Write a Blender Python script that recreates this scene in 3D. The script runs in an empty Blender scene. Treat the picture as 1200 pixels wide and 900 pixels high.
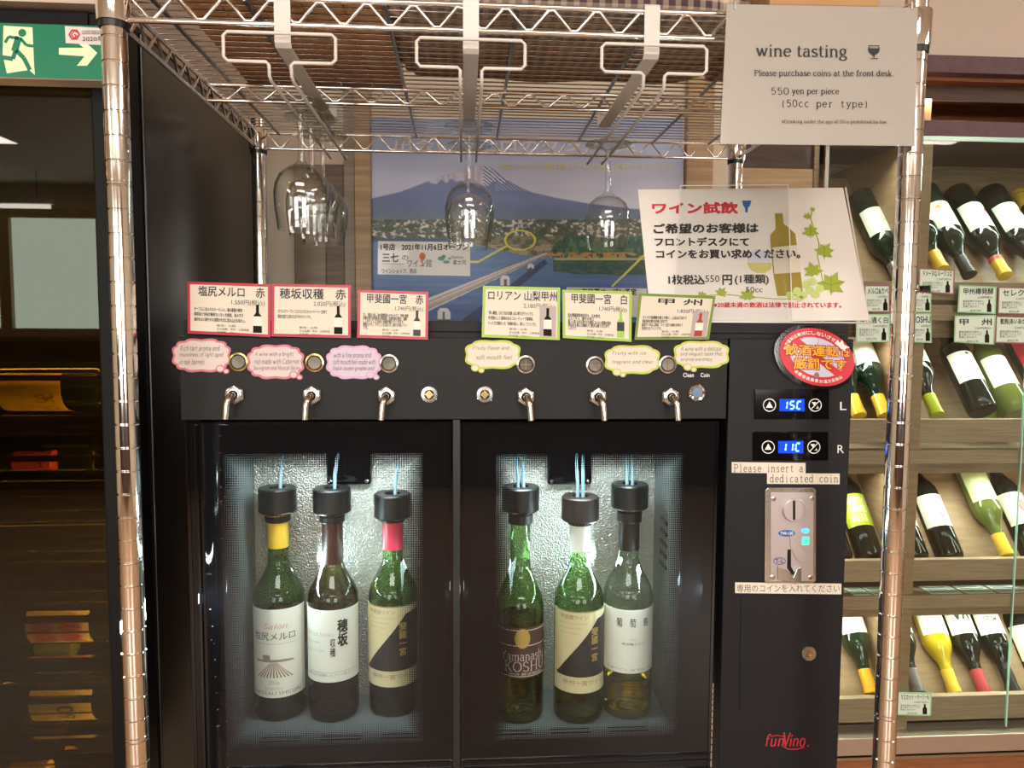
import bpy, bmesh, math, random
import numpy as np
from mathutils import Vector, Matrix
random.seed(7)
R_ = math.radians
COL = bpy.context.scene.collection
SC = bpy.context.scene

# ------------------------------------------------------------------ camera
YAW, PITCH, ROLL, FPX = .066, .0717, .0057, 865.0
CAM = Vector((0, 0, 1.5))
cy_, sy_, cp_, sp_ = math.cos(YAW), math.sin(YAW), math.cos(PITCH), math.sin(PITCH)
FWD = Vector((sy_*cp_, cy_*cp_, -sp_)); RT0 = Vector((cy_, -sy_, 0)); UP0 = RT0.cross(FWD)
RT = RT0*math.cos(ROLL)+UP0*math.sin(ROLL); UPV = -RT0*math.sin(ROLL)+UP0*math.cos(ROLL)
cd = bpy.data.cameras.new('camera'); cam = bpy.data.objects.new('camera', cd); COL.objects.link(cam)
cam.matrix_world = Matrix.Translation(CAM) @ Matrix((RT, UPV, -FWD)).transposed().to_4x4()
cd.sensor_width = 36; cd.lens = FPX/1200*36; cd.clip_start = .02; cd.clip_end = 60
SC.camera = cam
SC.view_settings.view_transform = 'Standard'; SC.view_settings.look = 'None'
SC.view_settings.gamma = 1; SC.view_settings.exposure = .55
try:
    SC.cycles.use_denoising = True
    SC.cycles.max_bounces = 10; SC.cycles.transparent_max_bounces = 24; SC.cycles.transmission_bounces = 8
    SC.cycles.caustics_reflective = False; SC.cycles.caustics_refractive = False
    SC.cycles.sample_clamp_indirect = 4
except Exception: pass

def ray(px, py): return RT*((px-600)/FPX)+UPV*((450-py)/FPX)+FWD
def at(px, py, Y=None, X=None, Z=None):
    r = ray(px, py)
    t = Y/r.y if Y is not None else (X/r.x if X is not None else (Z-1.5)/r.z)
    return CAM+r*t

def lin(c):
    return tuple(((v/255)/12.92 if v/255 <= .04045 else ((v/255+.055)/1.055)**2.4) for v in c[:3])+(1.,)

# ------------------------------------------------------------------ world and lights
w = bpy.data.worlds.new('world'); SC.world = w; w.use_nodes = True
w.node_tree.nodes['Background'].inputs[0].default_value = (1, .93, .84, 1); w.node_tree.nodes['Background'].inputs[1].default_value = .05
def area(name, loc, rot, sx, sy, power, color=(1, .9, .78), spread=180):
    l = bpy.data.lights.new(name, 'AREA'); l.shape = 'RECTANGLE'; l.size = sx; l.size_y = sy; l.energy = power; l.color = color; l.spread = R_(spread)
    o = bpy.data.objects.new(name, l); o.location = loc; o.rotation_euler = rot; COL.objects.link(o); return o
area('ceiling_light_near', (-.1, -.9, 2.72), (0, 0, 0), 1.2, .5, 24, (1, .94, .88))
area('ceiling_light_far', (.4, -3.2, 2.72), (0, 0, 0), 2.4, .5, 50, (1, .94, .87))
area('ceiling_light_window_side', (-3.2, -2.4, 2.72), (0, 0, 0), .5, 1.6, 36, (1, .92, .84))
area('ceiling_light_aisle', (2.9, -.6, 2.72), (0, 0, 0), .5, 1.6, 30, (1, .88, .76))

# ------------------------------------------------------------------ materials
def nodes(name):
    m = bpy.data.materials.new(name); m.use_nodes = True
    return m, m.node_tree.nodes, m.node_tree.links
def mat(name, c, rough=.5, metal=0., spec=.5, noise=0., nscale=40., bump=0., bscale=200., stretch=None, emit=None, es=0., alpha=None, coat=0.):
    m, N, L = nodes(name); b = N['Principled BSDF']
    b.inputs['Base Color'].default_value = lin(c); b.inputs['Roughness'].default_value = rough; b.inputs['Metallic'].default_value = metal
    b.inputs['Specular IOR Level'].default_value = spec; b.inputs['Coat Weight'].default_value = coat
    if emit: b.inputs['Emission Color'].default_value = lin(emit); b.inputs['Emission Strength'].default_value = es
    if noise or bump:
        tc = N.new('ShaderNodeTexCoord'); mp = N.new('ShaderNodeMapping'); L.new(tc.outputs['Object'], mp.inputs[0])
        if stretch: mp.inputs['Scale'].default_value = stretch
    if noise:
        n = N.new('ShaderNodeTexNoise'); n.inputs['Scale'].default_value = nscale; n.inputs['Detail'].default_value = 4; L.new(mp.outputs[0], n.inputs[0])
        r = N.new('ShaderNodeValToRGB'); k = noise
        r.color_ramp.elements[0].position = .3; r.color_ramp.elements[1].position = .7
        r.color_ramp.elements[0].color = lin([v*(1-k) for v in c]); r.color_ramp.elements[1].color = lin([min(255, v*(1+k)) for v in c])
        L.new(n.outputs[0], r.inputs[0]); L.new(r.outputs[0], b.inputs['Base Color'])
    if bump:
        n2 = N.new('ShaderNodeTexNoise'); n2.inputs['Scale'].default_value = bscale; n2.inputs['Detail'].default_value = 3; L.new(mp.outputs[0], n2.inputs[0])
        bp = N.new('ShaderNodeBump'); bp.inputs['Strength'].default_value = bump; bp.inputs['Distance'].default_value = .002
        L.new(n2.outputs[0], bp.inputs['Height']); L.new(bp.outputs[0], b.inputs['Normal'])
    return m
def thin(name, mid, edge, refl=1., rough=.02, pw=1.):
    """thin coloured glass: tinted transparency that deepens towards the rim, with a Fresnel gloss"""
    m, N, L = nodes(name); N.remove(N['Principled BSDF']); out = N['Material Output']
    lw = N.new('ShaderNodeLayerWeight'); lw.inputs[0].default_value = .5
    p = N.new('ShaderNodeMath'); p.operation = 'POWER'; p.inputs[1].default_value = pw; L.new(lw.outputs['Facing'], p.inputs[0])
    mx = N.new('ShaderNodeMix'); mx.data_type = 'RGBA'; mx.inputs[6].default_value = lin(mid); mx.inputs[7].default_value = lin(edge); L.new(p.outputs[0], mx.inputs[0])
    tr = N.new('ShaderNodeBsdfTransparent'); L.new(mx.outputs[2], tr.inputs[0])
    gl = N.new('ShaderNodeBsdfGlossy'); gl.inputs['Roughness'].default_value = rough
    p5 = N.new('ShaderNodeMath'); p5.operation = 'POWER'; p5.inputs[1].default_value = 4.5; L.new(lw.outputs['Facing'], p5.inputs[0])
    mu = N.new('ShaderNodeMath'); mu.operation = 'MULTIPLY_ADD'; mu.inputs[1].default_value = .8*min(refl, 1.2); mu.inputs[2].default_value = .042*refl; mu.use_clamp = True; L.new(p5.outputs[0], mu.inputs[0])
    ms = N.new('ShaderNodeMixShader'); L.new(mu.outputs[0], ms.inputs[0]); L.new(tr.outputs[0], ms.inputs[1]); L.new(gl.outputs[0], ms.inputs[2])
    L.new(ms.outputs[0], out.inputs[0]); return m
def liquid(name, c):
    m, N, L = nodes(name); b = N['Principled BSDF']; b.inputs['Base Color'].default_value = lin(c); b.inputs['Roughness'].default_value = .02
    b.inputs['IOR'].default_value = 1.34; b.inputs['Transmission Weight'].default_value = 1; return m
def wood(name, c1, c2, scale=(1, 1, 14), rough=.45, sc=6, spec=.4):
    m, N, L = nodes(name); b = N['Principled BSDF']; b.inputs['Roughness'].default_value = rough; b.inputs['Specular IOR Level'].default_value = spec
    tc = N.new('ShaderNodeTexCoord'); mp = N.new('ShaderNodeMapping'); mp.inputs['Scale'].default_value = scale; L.new(tc.outputs['Object'], mp.inputs[0])
    n = N.new('ShaderNodeTexNoise'); n.inputs['Scale'].default_value = sc; n.inputs['Detail'].default_value = 6; n.inputs['Distortion'].default_value = .6; L.new(mp.outputs[0], n.inputs[0])
    r = N.new('ShaderNodeValToRGB'); r.color_ramp.elements[0].color = lin(c1); r.color_ramp.elements[1].color = lin(c2)
    r.color_ramp.elements[0].position = .35; r.color_ramp.elements[1].position = .68
    L.new(n.outputs[0], r.inputs[0]); L.new(r.outputs[0], b.inputs['Base Color'])
    bp = N.new('ShaderNodeBump'); bp.inputs['Strength'].default_value = .15; bp.inputs['Distance'].default_value = .001; L.new(n.outputs[0], bp.inputs['Height']); L.new(bp.outputs[0], b.inputs['Normal'])
    return m
def emis(name, c, s):
    m, N, L = nodes(name); N.remove(N['Principled BSDF']); e = N.new('ShaderNodeEmission'); e.inputs[0].default_value = lin(c); e.inputs[1].default_value = s
    L.new(e.outputs[0], N['Material Output'].inputs[0]); return m
def vcol(name, rough=.35):
    m, N, L = nodes(name); a = N.new('ShaderNodeAttribute'); a.attribute_name = 'print'
    L.new(a.outputs['Color'], N['Principled BSDF'].inputs['Base Color']); N['Principled BSDF'].inputs['Roughness'].default_value = rough; return m

M = {}
M['chrome'] = mat('chrome', (240, 238, 236), .08, 1.)
M['wire_chrome'] = mat('wire_chrome', (165, 160, 156), .22, 1.)
M['chrome_dull'] = mat('chrome_dull', (150, 148, 146), .28, 1.)
M['steel'] = mat('steel', (190, 186, 180), .22, 1.)
M['brass'] = mat('brass', (190, 170, 120), .25, 1.)
M['black_plastic'] = mat('black_plastic', (20, 20, 21), .35)
M['black_gloss'] = mat('black_gloss', (9, 9, 11), .08)
M['panel_black'] = mat('panel_black', (23, 22, 22), .5, 0., .3, bump=.25, bscale=1500, noise=.12, nscale=900)
M['column_black'] = mat('column_black', (16, 16, 21), .45, 0., .3, bump=.2, bscale=1500)
M['cabinet_brown'] = mat('cabinet_brown', (27, 22, 17), .26, noise=.15, nscale=6)
M['white_enamel'] = mat('white_enamel', (212, 207, 200), .3)
M['paper'] = mat('paper', (226, 220, 214), .3, coat=.3)
M['paper_grey'] = mat('paper_grey', (205, 197, 190), .38, bump=.12, bscale=12, coat=.15)
M['paper_warm'] = mat('paper_warm', (220, 211, 196), .5)
M['label_white'] = mat('label_white', (222, 222, 210), .55)
M['label_cream'] = mat('label_cream', (205, 190, 150), .5)
M['label_yellow'] = mat('label_yellow', (200, 165, 60), .5)
M['gold'] = mat('gold', (190, 160, 90), .35, .5)
M['ink'] = mat('ink', (28, 25, 26), .5)
M['ink_grey'] = mat('ink_grey', (74, 68, 66), .5)
M['ink_brown'] = mat('ink_brown', (140, 110, 80), .5)
M['ink_soft'] = mat('ink_soft', (140, 133, 126), .5)
M['red'] = mat('red', (186, 32, 46), .35)
M['red_print'] = mat('red_print', (205, 40, 55), .4)
M['magenta'] = mat('magenta', (178, 30, 62), .35)
M['pink'] = mat('pink', (206, 110, 132), .45)
M['lilac'] = mat('lilac', (206, 160, 196), .45)
M['pink_paper'] = mat('pink_paper', (212, 196, 192), .5)
M['lilac_paper'] = mat('lilac_paper', (204, 188, 204), .5)
M['lime'] = mat('lime', (150, 190, 60), .4)
M['lime_pale'] = mat('lime_pale', (186, 196, 78), .5)
M['cream_paper'] = mat('cream_paper', (216, 207, 190), .5)
M['yellow_print'] = mat('yellow_print', (246, 176, 40), .4)
M['yellow_line'] = mat('yellow_line', (225, 215, 70), .4)
M['white_print'] = mat('white_print', (238, 236, 232), .5)
M['blue_print'] = mat('blue_print', (40, 95, 160), .4)
M['leaf_green'] = mat('leaf_green', (150, 165, 40), .45)
M['leaf_dark'] = mat('leaf_dark', (110, 130, 35), .45)
M['grape'] = mat('grape', (190, 205, 120), .45)
M['olive'] = mat('olive', (150, 130, 35), .45)
M['foil_yellow'] = mat('foil_yellow', (225, 185, 60), .3, .2)
M['foil_orange'] = mat('foil_orange', (225, 160, 40), .3, .2)
M['foil_red'] = mat('foil_red', (170, 60, 65), .35, .1)
M['foil_pinkred'] = mat('foil_pinkred', (205, 60, 80), .35)
M['foil_black'] = mat('foil_black', (25, 24, 26), .3, .2)
M['foil_brown'] = mat('foil_brown', (60, 30, 22), .35, .1)
M['foil_grey'] = mat('foil_grey', (120, 112, 112), .3, .4)
M['foil_green'] = mat('foil_green', (165, 180, 40), .3, .2)
M['foil_pale'] = mat('foil_pale', (190, 215, 195), .35)
M['foil_white'] = mat('foil_white', (225, 222, 215), .4)
M['wall_beige'] = mat('wall_beige', (205, 190, 170), .85, bump=.2, bscale=160, stretch=(1, 1, .2))
M['wall_upper'] = mat('wall_upper', (200, 184, 172), .8, bump=.15, bscale=120)
M['ceiling_paint'] = mat('ceiling_paint', (216, 205, 190), .9)
M['board_brown'] = wood('board_brown', (86, 68, 52), (108, 88, 68))
M['board_tan'] = wood('board_tan', (150, 120, 84), (182, 152, 112))
M['board_greige'] = wood('board_greige', (128, 112, 94), (146, 130, 108))
M['case_wood'] = wood('case_wood', (120, 98, 76), (150, 126, 100), (3, 3, 30), sc=4)
M['case_light'] = wood('case_light', (132, 106, 80), (152, 124, 94), (3, 3, 20), sc=4)
M['case_face'] = wood('case_face', (136, 114, 92), (158, 136, 112), (2, 2, 40), sc=5)
M['purple_board'] = mat('purple_board', (92, 66, 72), .55, noise=.06, nscale=60)
M['dark_wood'] = wood('dark_wood', (52, 34, 24), (74, 48, 32), (2, 2, 20))
M['base_wood'] = wood('base_wood', (120, 72, 44), (146, 92, 58), (2, 2, 24))
M['glass_clear'] = thin('glass_clear', (252, 253, 252), (215, 235, 225), .9)
M['glass_edge'] = mat('glass_edge', (170, 215, 200), .15)
M['glass_cellar'] = thin('glass_cellar', (168, 152, 110), (80, 72, 54), 1.25, .012)
M['bottle_green'] = thin('bottle_green', (196, 226, 178), (46, 110, 50), 1.1, .03, 2.0)
M['bottle_dark'] = thin('bottle_dark', (182, 176, 138), (36, 46, 26), 1.1, .03, 1.4)
M['bottle_clear'] = thin('bottle_clear', (236, 244, 234), (120, 146, 128), 1.1, .03, 2.6)
M['wine_white'] = liquid('wine_white', (246, 200, 70))
M['wine_red'] = liquid('wine_red', (150, 84, 62))
M['wine_amber'] = liquid('wine_amber', (178, 134, 74))
M['tube'] = mat('tube', (130, 158, 170), .35)
M['shelf_bottle_dark'] = mat('shelf_bottle_dark', (14, 20, 16), .08)
M['shelf_bottle_green'] = mat('shelf_bottle_green', (18, 34, 22), .08)
M['shelf_bottle_olive'] = mat('shelf_bottle_olive', (84, 92, 40), .08)
M['shelf_bottle_gold'] = mat('shelf_bottle_gold', (176, 150, 26), .08)
M['shelf_bottle_lime'] = mat('shelf_bottle_lime', (150, 165, 60), .08)
M['blue_flower'] = mat('blue_flower', (150, 160, 215), .5)
M['label_green'] = mat('label_green', (200, 210, 160), .5)
M['label_cream2'] = mat('label_cream2', (222, 214, 190), .5)
M['stopper_black'] = mat('stopper_black', (13, 13, 14), .38)
M['stopper_brown'] = mat('stopper_brown', (34, 25, 22), .45)
M['label_maroon'] = mat('label_maroon', (66, 44, 40), .45)
M['ink_pale'] = mat('ink_pale', (196, 180, 170), .5)
M['pic_ground'] = mat('pic_ground', (176, 160, 158), .5); M['lime_dark'] = mat('lime_dark', (112, 140, 50), .5)
M['wine_glass'] = thin('wine_glass', (252, 253, 253), (205, 212, 210), 1.5, .015, 3)

# ------------------------------------------------------------------ object helpers
ORG = {}
def props(o, label=None, cat=None, group=None, kind=None):
    if label: o['label'] = label
    if cat: o['category'] = cat
    if group: o['group'] = group
    if kind: o['kind'] = kind
    return o
def empty(name, loc, label, cat, group=None):
    o = bpy.data.objects.new(name, None); o.empty_display_size = .05; o.location = loc; COL.objects.link(o)
    ORG[o.name] = Vector(loc); return props(o, label, cat, group)
class MB:
    def __init__(s): s.v = []; s.f = []; s.sm = []
    def add(s, vs, fs, smooth=False):
        n = len(s.v); s.v += [tuple(v) for v in vs]; s.f += [tuple(i+n for i in f) for f in fs]; s.sm += [smooth]*len(fs); return s
    def box(s, a, b):
        x0, y0, z0 = a; x1, y1, z1 = b
        x0, x1 = min(x0, x1), max(x0, x1); y0, y1 = min(y0, y1), max(y0, y1); z0, z1 = min(z0, z1), max(z0, z1)
        return s.add([(x0, y0, z0), (x1, y0, z0), (x1, y1, z0), (x0, y1, z0), (x0, y0, z1), (x1, y0, z1), (x1, y1, z1), (x0, y1, z1)],
                     [(0, 3, 2, 1), (4, 5, 6, 7), (0, 1, 5, 4), (1, 2, 6, 5), (2, 3, 7, 6), (3, 0, 4, 7)])
    def tube(s, pts, r, n=8, caps=True, closed=False):
        P = [Vector(p) for p in pts]; K = len(P); vs = []; fs = []; up = None
        rr = r if isinstance(r, (list, tuple)) else [r]*K
        for i, p in enumerate(P):
            if closed: t = P[(i+1) % K]-P[i-1]
            else: t = P[min(i+1, K-1)]-P[max(i-1, 0)]
            t.normalize()
            if up is None: up = Vector((0, 0, 1)) if abs(t.z) < .9 else Vector((1, 0, 0))
            a = t.cross(up).normalized(); up = a.cross(t).normalized(); b = up
            for k in range(n):
                g = 2*math.pi*k/n; vs.append(p+(a*math.cos(g)+b*math.sin(g))*rr[i])
        for i in range(K if closed else K-1):
            j = (i+1) % K
            for k in range(n): fs.append((i*n+k, i*n+(k+1) % n, j*n+(k+1) % n, j*n+k))
        s.add(vs, fs, True)
        if caps and not closed: s.add(vs[:n], [tuple(range(n))]); s.add(vs[-n:], [tuple(range(n))[::-1]])
        return s
    def lathe(s, prof, n=24, mtx=None, smooth=True, a0=0, a1=2*math.pi):
        """surface of revolution; a profile corner sharper than 32 degrees gets an edge of its own"""
        full = abs(a1-a0-2*math.pi) < 1e-6; cols = n if full else n+1; runs = [[prof[0]]]
        for i in range(1, len(prof)):
            runs[-1].append(prof[i])
            if i < len(prof)-1:
                d1 = (prof[i][0]-prof[i-1][0], prof[i][1]-prof[i-1][1]); d2 = (prof[i+1][0]-prof[i][0], prof[i+1][1]-prof[i][1])
                l = math.hypot(*d1)*math.hypot(*d2)
                if l < 1e-12 or (d1[0]*d2[0]+d1[1]*d2[1])/l < .85: runs.append([prof[i]])
        for run in runs:
            vs = []; fs = []
            for r, z in run:
                for k in range(cols):
                    g = a0+(a1-a0)*k/n; v = Vector((r*math.cos(g), r*math.sin(g), z)); vs.append(mtx @ v if mtx else v)
            for i in range(len(run)-1):
                for k in range(n):
                    k2 = (k+1) % cols; fs.append((i*cols+k, i*cols+k2, (i+1)*cols+k2, (i+1)*cols+k))
            s.add(vs, fs, smooth)
        return s
    def prism(s, front, back):
        n = len(front); s.add(list(front)+list(back), [tuple(range(n))[::-1], tuple(range(n, 2*n))]+[(i, (i+1) % n, n+(i+1) % n, n+i) for i in range(n)]); return s
def obj(name, mb, m, parent=None, bevel=0, label=None, cat=None, group=None, kind=None, org=None):
    o0 = ORG[parent.name] if parent else Vector(org) if org is not None else Vector((0, 0, 0))
    me = bpy.data.meshes.new(name); me.from_pydata([(v[0]-o0.x, v[1]-o0.y, v[2]-o0.z) for v in mb.v], [], mb.f)
    me.polygons.foreach_set('use_smooth', mb.sm)
    if m: me.materials.append(m)
    o = bpy.data.objects.new(name, me); COL.objects.link(o); o.location = (0, 0, 0) if parent else o0
    if parent: o.parent = parent
    ORG[o.name] = o0
    if bevel:
        bv = o.modifiers.new('bevel', 'BEVEL'); bv.width = bevel; bv.segments = 2; bv.limit_method = 'ANGLE'; bv.angle_limit = R_(50)
    return props(o, label, cat, group, kind)
def boxo(name, a, b, m, parent=None, bevel=0, **k): return obj(name, MB().box(a, b), m, parent, bevel, **k)
def struct(name, mb, m, bevel=0): return obj(name, mb, m, None, bevel, kind='structure')
def copy_tree(o, parent=None):
    c = o.copy(); COL.objects.link(c); c.parent = parent
    ORG[c.name] = ORG[o.name].copy()
    for ch in list(o.children): copy_tree(ch, c)
    return c

# ------------------------------------------------------------------ flat print: planes, shapes, lettering
class Plane:
    def __init__(s, p, n): s.p = Vector(p); s.n = Vector(n).normalized(); s.n = s.n if (CAM-s.p).dot(s.n) > 0 else -s.n
    def px(s, x, y, off=0):
        r = ray(x, y); t = (s.p+s.n*off-CAM).dot(s.n)/r.dot(s.n); return CAM+r*t
def vplane(Y): return Plane((0, Y, 1.5), (0, -1, 0))
def pl3(a, b, c): a, b, c = map(Vector, (a, b, c)); return Plane(a, (b-a).cross(c-a))
def sheet(name, P, pts, m, parent=None, th=.0008, off=0, **k):
    f = [P.px(x, y, off) for x, y in pts]; bk = [v-P.n*th for v in f]
    return obj(name, MB().prism(f, bk), m, parent, **k)
def disc_pts(cx, cy, rx, ry, n=28, rot=0):
    return [(cx+rx*math.cos(t)*math.cos(rot)-ry*math.sin(t)*math.sin(rot), cy+rx*math.cos(t)*math.sin(rot)+ry*math.sin(t)*math.cos(rot)) for t in [2*math.pi*i/n for i in range(n)]]
_tc = {}
def txt(body, bold=0.):
    """lettering in Blender's own built-in font, as flat 2D shapes"""
    k = (body, bold)
    if k not in _tc:
        c = bpy.data.curves.new('t', 'FONT'); c.body = body; c.resolution_u = 2; c.fill_mode = 'FRONT'
        o = bpy.data.objects.new('t', c); COL.objects.link(o)
        me = bpy.data.meshes.new_from_object(o.evaluated_get(bpy.context.evaluated_depsgraph_get()))
        V0 = [(v.co.x, v.co.y) for v in me.vertices]; F0 = [tuple(p.vertices) for p in me.polygons]; V, F = [], []
        for q, (dx, dy) in enumerate(((-bold, -bold), (bold, -bold), (bold, bold), (-bold, bold)) if bold else ((0, 0),)):
            n0 = len(V); V += [(x+dx, y+dy, q) for x, y in V0]; F += [tuple(i+n0 for i in f) for f in F0]
        _tc[k] = (V, F)
        bpy.data.objects.remove(o); bpy.data.curves.remove(c); bpy.data.meshes.remove(me)
    return _tc[k]
def arc(cx, cy, rx, ry, a, b, n=12): return [(cx+rx*math.cos(R_(a+(b-a)*i/n)), cy+ry*math.sin(R_(a+(b-a)*i/n))) for i in range(n+1)]
def sf(x, y, w=.16): return ('s', [(x-w/2, y), (x+w/2, y)])
G = {
 'a': (.47, [arc(.21, .33, .13, .13, 160, 0)+[(.34, .08)]+arc(.40, .07, .06, .07, 180, 300, 4), [(.34, .27)]+arc(.19, .135, .13, .135, 80, 290)+[(.34, .07)]]),
 'b': (.50, [[(.10, .7), (.10, .0)], arc(.27, .23, .17, .23, 160, -160), ('s', [(.02, .69), (.10, .7)])]),
 'c': (.44, [arc(.24, .23, .18, .23, 50, 315)]),
 'd': (.52, [[(.38, .7), (.38, 0)], arc(.21, .23, .17, .23, 20, 340), ('s', [(.30, .69), (.38, .7)]), ('s', [(.38, 0), (.46, .01)])]),
 'e': (.46, [[(.06, .25), (.41, .25)]+arc(.235, .23, .18, .23, 10, 320)]),
 'f': (.34, [[(.14, 0), (.14, .54)]+arc(.25, .56, .11, .14, 180, 35, 6), ('t', [(.03, .45), (.29, .45)]), sf(.14, 0, .2)]),
 'g': (.48, [arc(.21, .30, .14, .16, 0, 360, 16), [(.13, .17), (.09, .10), (.14, .05), (.32, .03)]+arc(.22, -.09, .18, .11, 60, -240, 16), ('s', [(.32, .40), (.45, .45)])]),
 'h': (.54, [[(.11, .7), (.11, 0)], [(.11, .33)]+arc(.27, .30, .14, .15, 140, 0, 8)+[(.41, 0)], sf(.11, 0), sf(.41, 0), ('s', [(.03, .69), (.11, .7)])]),
 'i': (.26, [[(.13, .45), (.13, 0)], sf(.13, 0), ('s', [(.05, .44), (.13, .45)]), ('d', (.13, .62))]),
 'k': (.52, [[(.11, .7), (.11, 0)], [(.11, .18), (.38, .44)], [(.2, .27), (.42, 0)], sf(.11, 0), sf(.42, 0, .13), sf(.38, .44, .13), ('s', [(.03, .69), (.11, .7)])]),
 'l': (.26, [[(.13, .7), (.13, 0)], sf(.13, 0), ('s', [(.05, .69), (.13, .7)])]),
 'm': (.80, [[(.11, .45), (.11, 0)], [(.11, .33)]+arc(.26, .30, .13, .15, 140, 0, 8)+[(.39, 0)], [(.39, .33)]+arc(.54, .30, .13, .15, 140, 0, 8)+[(.67, 0)], sf(.11, 0), sf(.39, 0), sf(.67, 0), ('s', [(.03, .44), (.11, .45)])]),
 'n': (.54, [[(.11, .45), (.11, 0)], [(.11, .33)]+arc(.27, .30, .14, .15, 140, 0, 8)+[(.41, 0)], sf(.11, 0), sf(.41, 0), ('s', [(.03, .44), (.11, .45)])]),
 'o': (.48, [arc(.24, .23, .18, .23, 0, 360, 20)]),
 'p': (.52, [[(.11, .45), (.11, -.2)], arc(.28, .23, .17, .23, 160, -160), sf(.11, -.2), ('s', [(.03, .44), (.11, .45)])]),
 'r': (.38, [[(.11, .45), (.11, 0)], [(.11, .28)]+arc(.25, .30, .12, .14, 160, 50, 6), sf(.11, 0, .18), ('s', [(.03, .44), (.11, .45)])]),
 's': (.38, [arc(.19, .345, .12, .105, 20, 250, 8)[:-1]+arc(.19, .115, .13, .115, 75, -160, 10)]),
 't': (.32, [[(.13, .6), (.13, .1)]+arc(.21, .09, .08, .09, 180, 320, 6), ('t', [(.03, .44), (.27, .44)])]),
 'u': (.54, [[(.11, .45), (.11, .14)]+arc(.24, .15, .13, .15, 180, 330, 8)+[(.40, .12)], [(.40, .45), (.40, 0)], ('s', [(.03, .44), (.11, .45)]), ('s', [(.32, .44), (.40, .45)]), ('s', [(.40, 0), (.48, .01)])]),
 'v': (.48, [[(.09, .45), (.24, 0), (.39, .45)], sf(.09, .45, .14), sf(.39, .45, .14)]),
 'w': (.70, [[(.08, .45), (.22, 0), (.35, .42), (.48, 0), (.62, .45)], sf(.08, .45, .14), sf(.35, .45, .1), sf(.62, .45, .14)]),
 'x': (.48, [[(.07, .45), (.40, 0)], [(.40, .45), (.07, 0)], sf(.07, 0, .12), sf(.40, 0, .12)]),
 'y': (.48, [[(.09, .45), (.26, .02)], [(.40, .45), (.22, -.12), (.14, -.20), (.06, -.16)], sf(.09, .45, .14), sf(.40, .45, .14)]),
 'z': (.44, [[(.07, .43), (.37, .43), (.07, .01), (.37, .01)]]),
 'P': (.58, [[(.13, .68), (.13, 0)], [(.13, .67), (.3, .67)]+arc(.3, .50, .19, .17, 90, -90)+[(.13, .33)], sf(.13, 0, .2), ('s', [(.03, .68), (.13, .68)])]),
 'D': (.68, [[(.13, .68), (.13, 0)], [(.05, .67), (.3, .67)]+arc(.3, .34, .28, .33, 90, -90)+[(.05, .01)]]),
 'Y': (.62, [[(.07, .68), (.31, .32), (.55, .68)], [(.31, .32), (.31, 0)], sf(.31, 0, .2), sf(.07, .68, .16), sf(.55, .68, .16)]),
 'K': (.66, [[(.13, .68), (.13, 0)], [(.13, .26), (.52, .68)], [(.26, .40), (.56, 0)], sf(.13, 0, .2), sf(.13, .68, .2), sf(.56, 0), sf(.52, .68)]),
 'O': (.70, [arc(.35, .34, .29, .34, 0, 360, 24)]),
 'S': (.54, [arc(.27, .51, .18, .17, 20, 250, 8)[:-1]+arc(.27, .17, .2, .17, 75, -160, 10)]),
 'H': (.72, [[(.13, .68), (.13, 0)], [(.58, .68), (.58, 0)], ('t', [(.13, .35), (.58, .35)]), sf(.13, 0, .2), sf(.13, .68, .2), sf(.58, 0, .2), sf(.58, .68, .2)]),
 'U': (.70, [[(.13, .68), (.13, .24)]+arc(.35, .24, .22, .24, 180, 360, 14)+[(.57, .68)], sf(.13, .68, .2), sf(.57, .68, .2)]),
 'V': (.64, [[(.07, .68), (.32, 0), (.57, .68)], sf(.07, .68, .18), sf(.57, .68, .18)]),
 'A': (.64, [[(.07, 0), (.32, .68), (.57, 0)], ('t', [(.16, .24), (.48, .24)]), sf(.07, 0, .18), sf(.57, 0, .18)]),
 'C': (.62, [arc(.34, .34, .27, .34, 50, 315)]), 'F': (.56, [[(.13, .68), (.13, 0)], ('t', [(.13, .67), (.5, .67)]), ('t', [(.13, .36), (.4, .36)])]),
 'M': (.84, [[(.12, 0), (.12, .68), (.42, .1), (.72, .68), (.72, 0)]]), 'B': (.6, [[(.13, .68), (.13, 0)], [(.05, .67), (.3, .67)]+arc(.3, .52, .16, .16, 90, -90)+arc(.31, .18, .2, .17, 90, -90)+[(.05, .01)]]),
 'R': (.62, [[(.13, .68), (.13, 0)], [(.13, .67), (.3, .67)]+arc(.3, .50, .19, .17, 90, -90)+[(.13, .33)], [(.3, .33), (.54, 0)]]),
 '0': (.50, [arc(.25, .34, .19, .34, 0, 360, 20)]),
 '5': (.50, [[(.40, .67), (.13, .67), (.10, .38)]+arc(.24, .22, .17, .22, 120, -150, 12)]),
 '2': (.50, [arc(.24, .49, .16, .19, 170, -40, 10)+[(.08, .02), (.42, .02)]]),
 '(': (.28, [arc(.30, .25, .17, .42, 125, 235, 8)]), ')': (.28, [arc(-.02, .25, .17, .42, 55, -55, 8)]),
 '.': (.22, [('d', (.1, .03))]), ',': (.22, [[(.12, .06), (.07, -.1)]]), "'": (.2, [[(.1, .7), (.08, .56)]]),
 '*': (.5, [[(.1, .1), (.4, .5)], [(.4, .1), (.1, .5)], ('d', (.25, .58)), ('d', (.25, .02)), ('d', (.05, .3)), ('d', (.45, .3))]),
 ' ': (.26, []),
}
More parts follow.
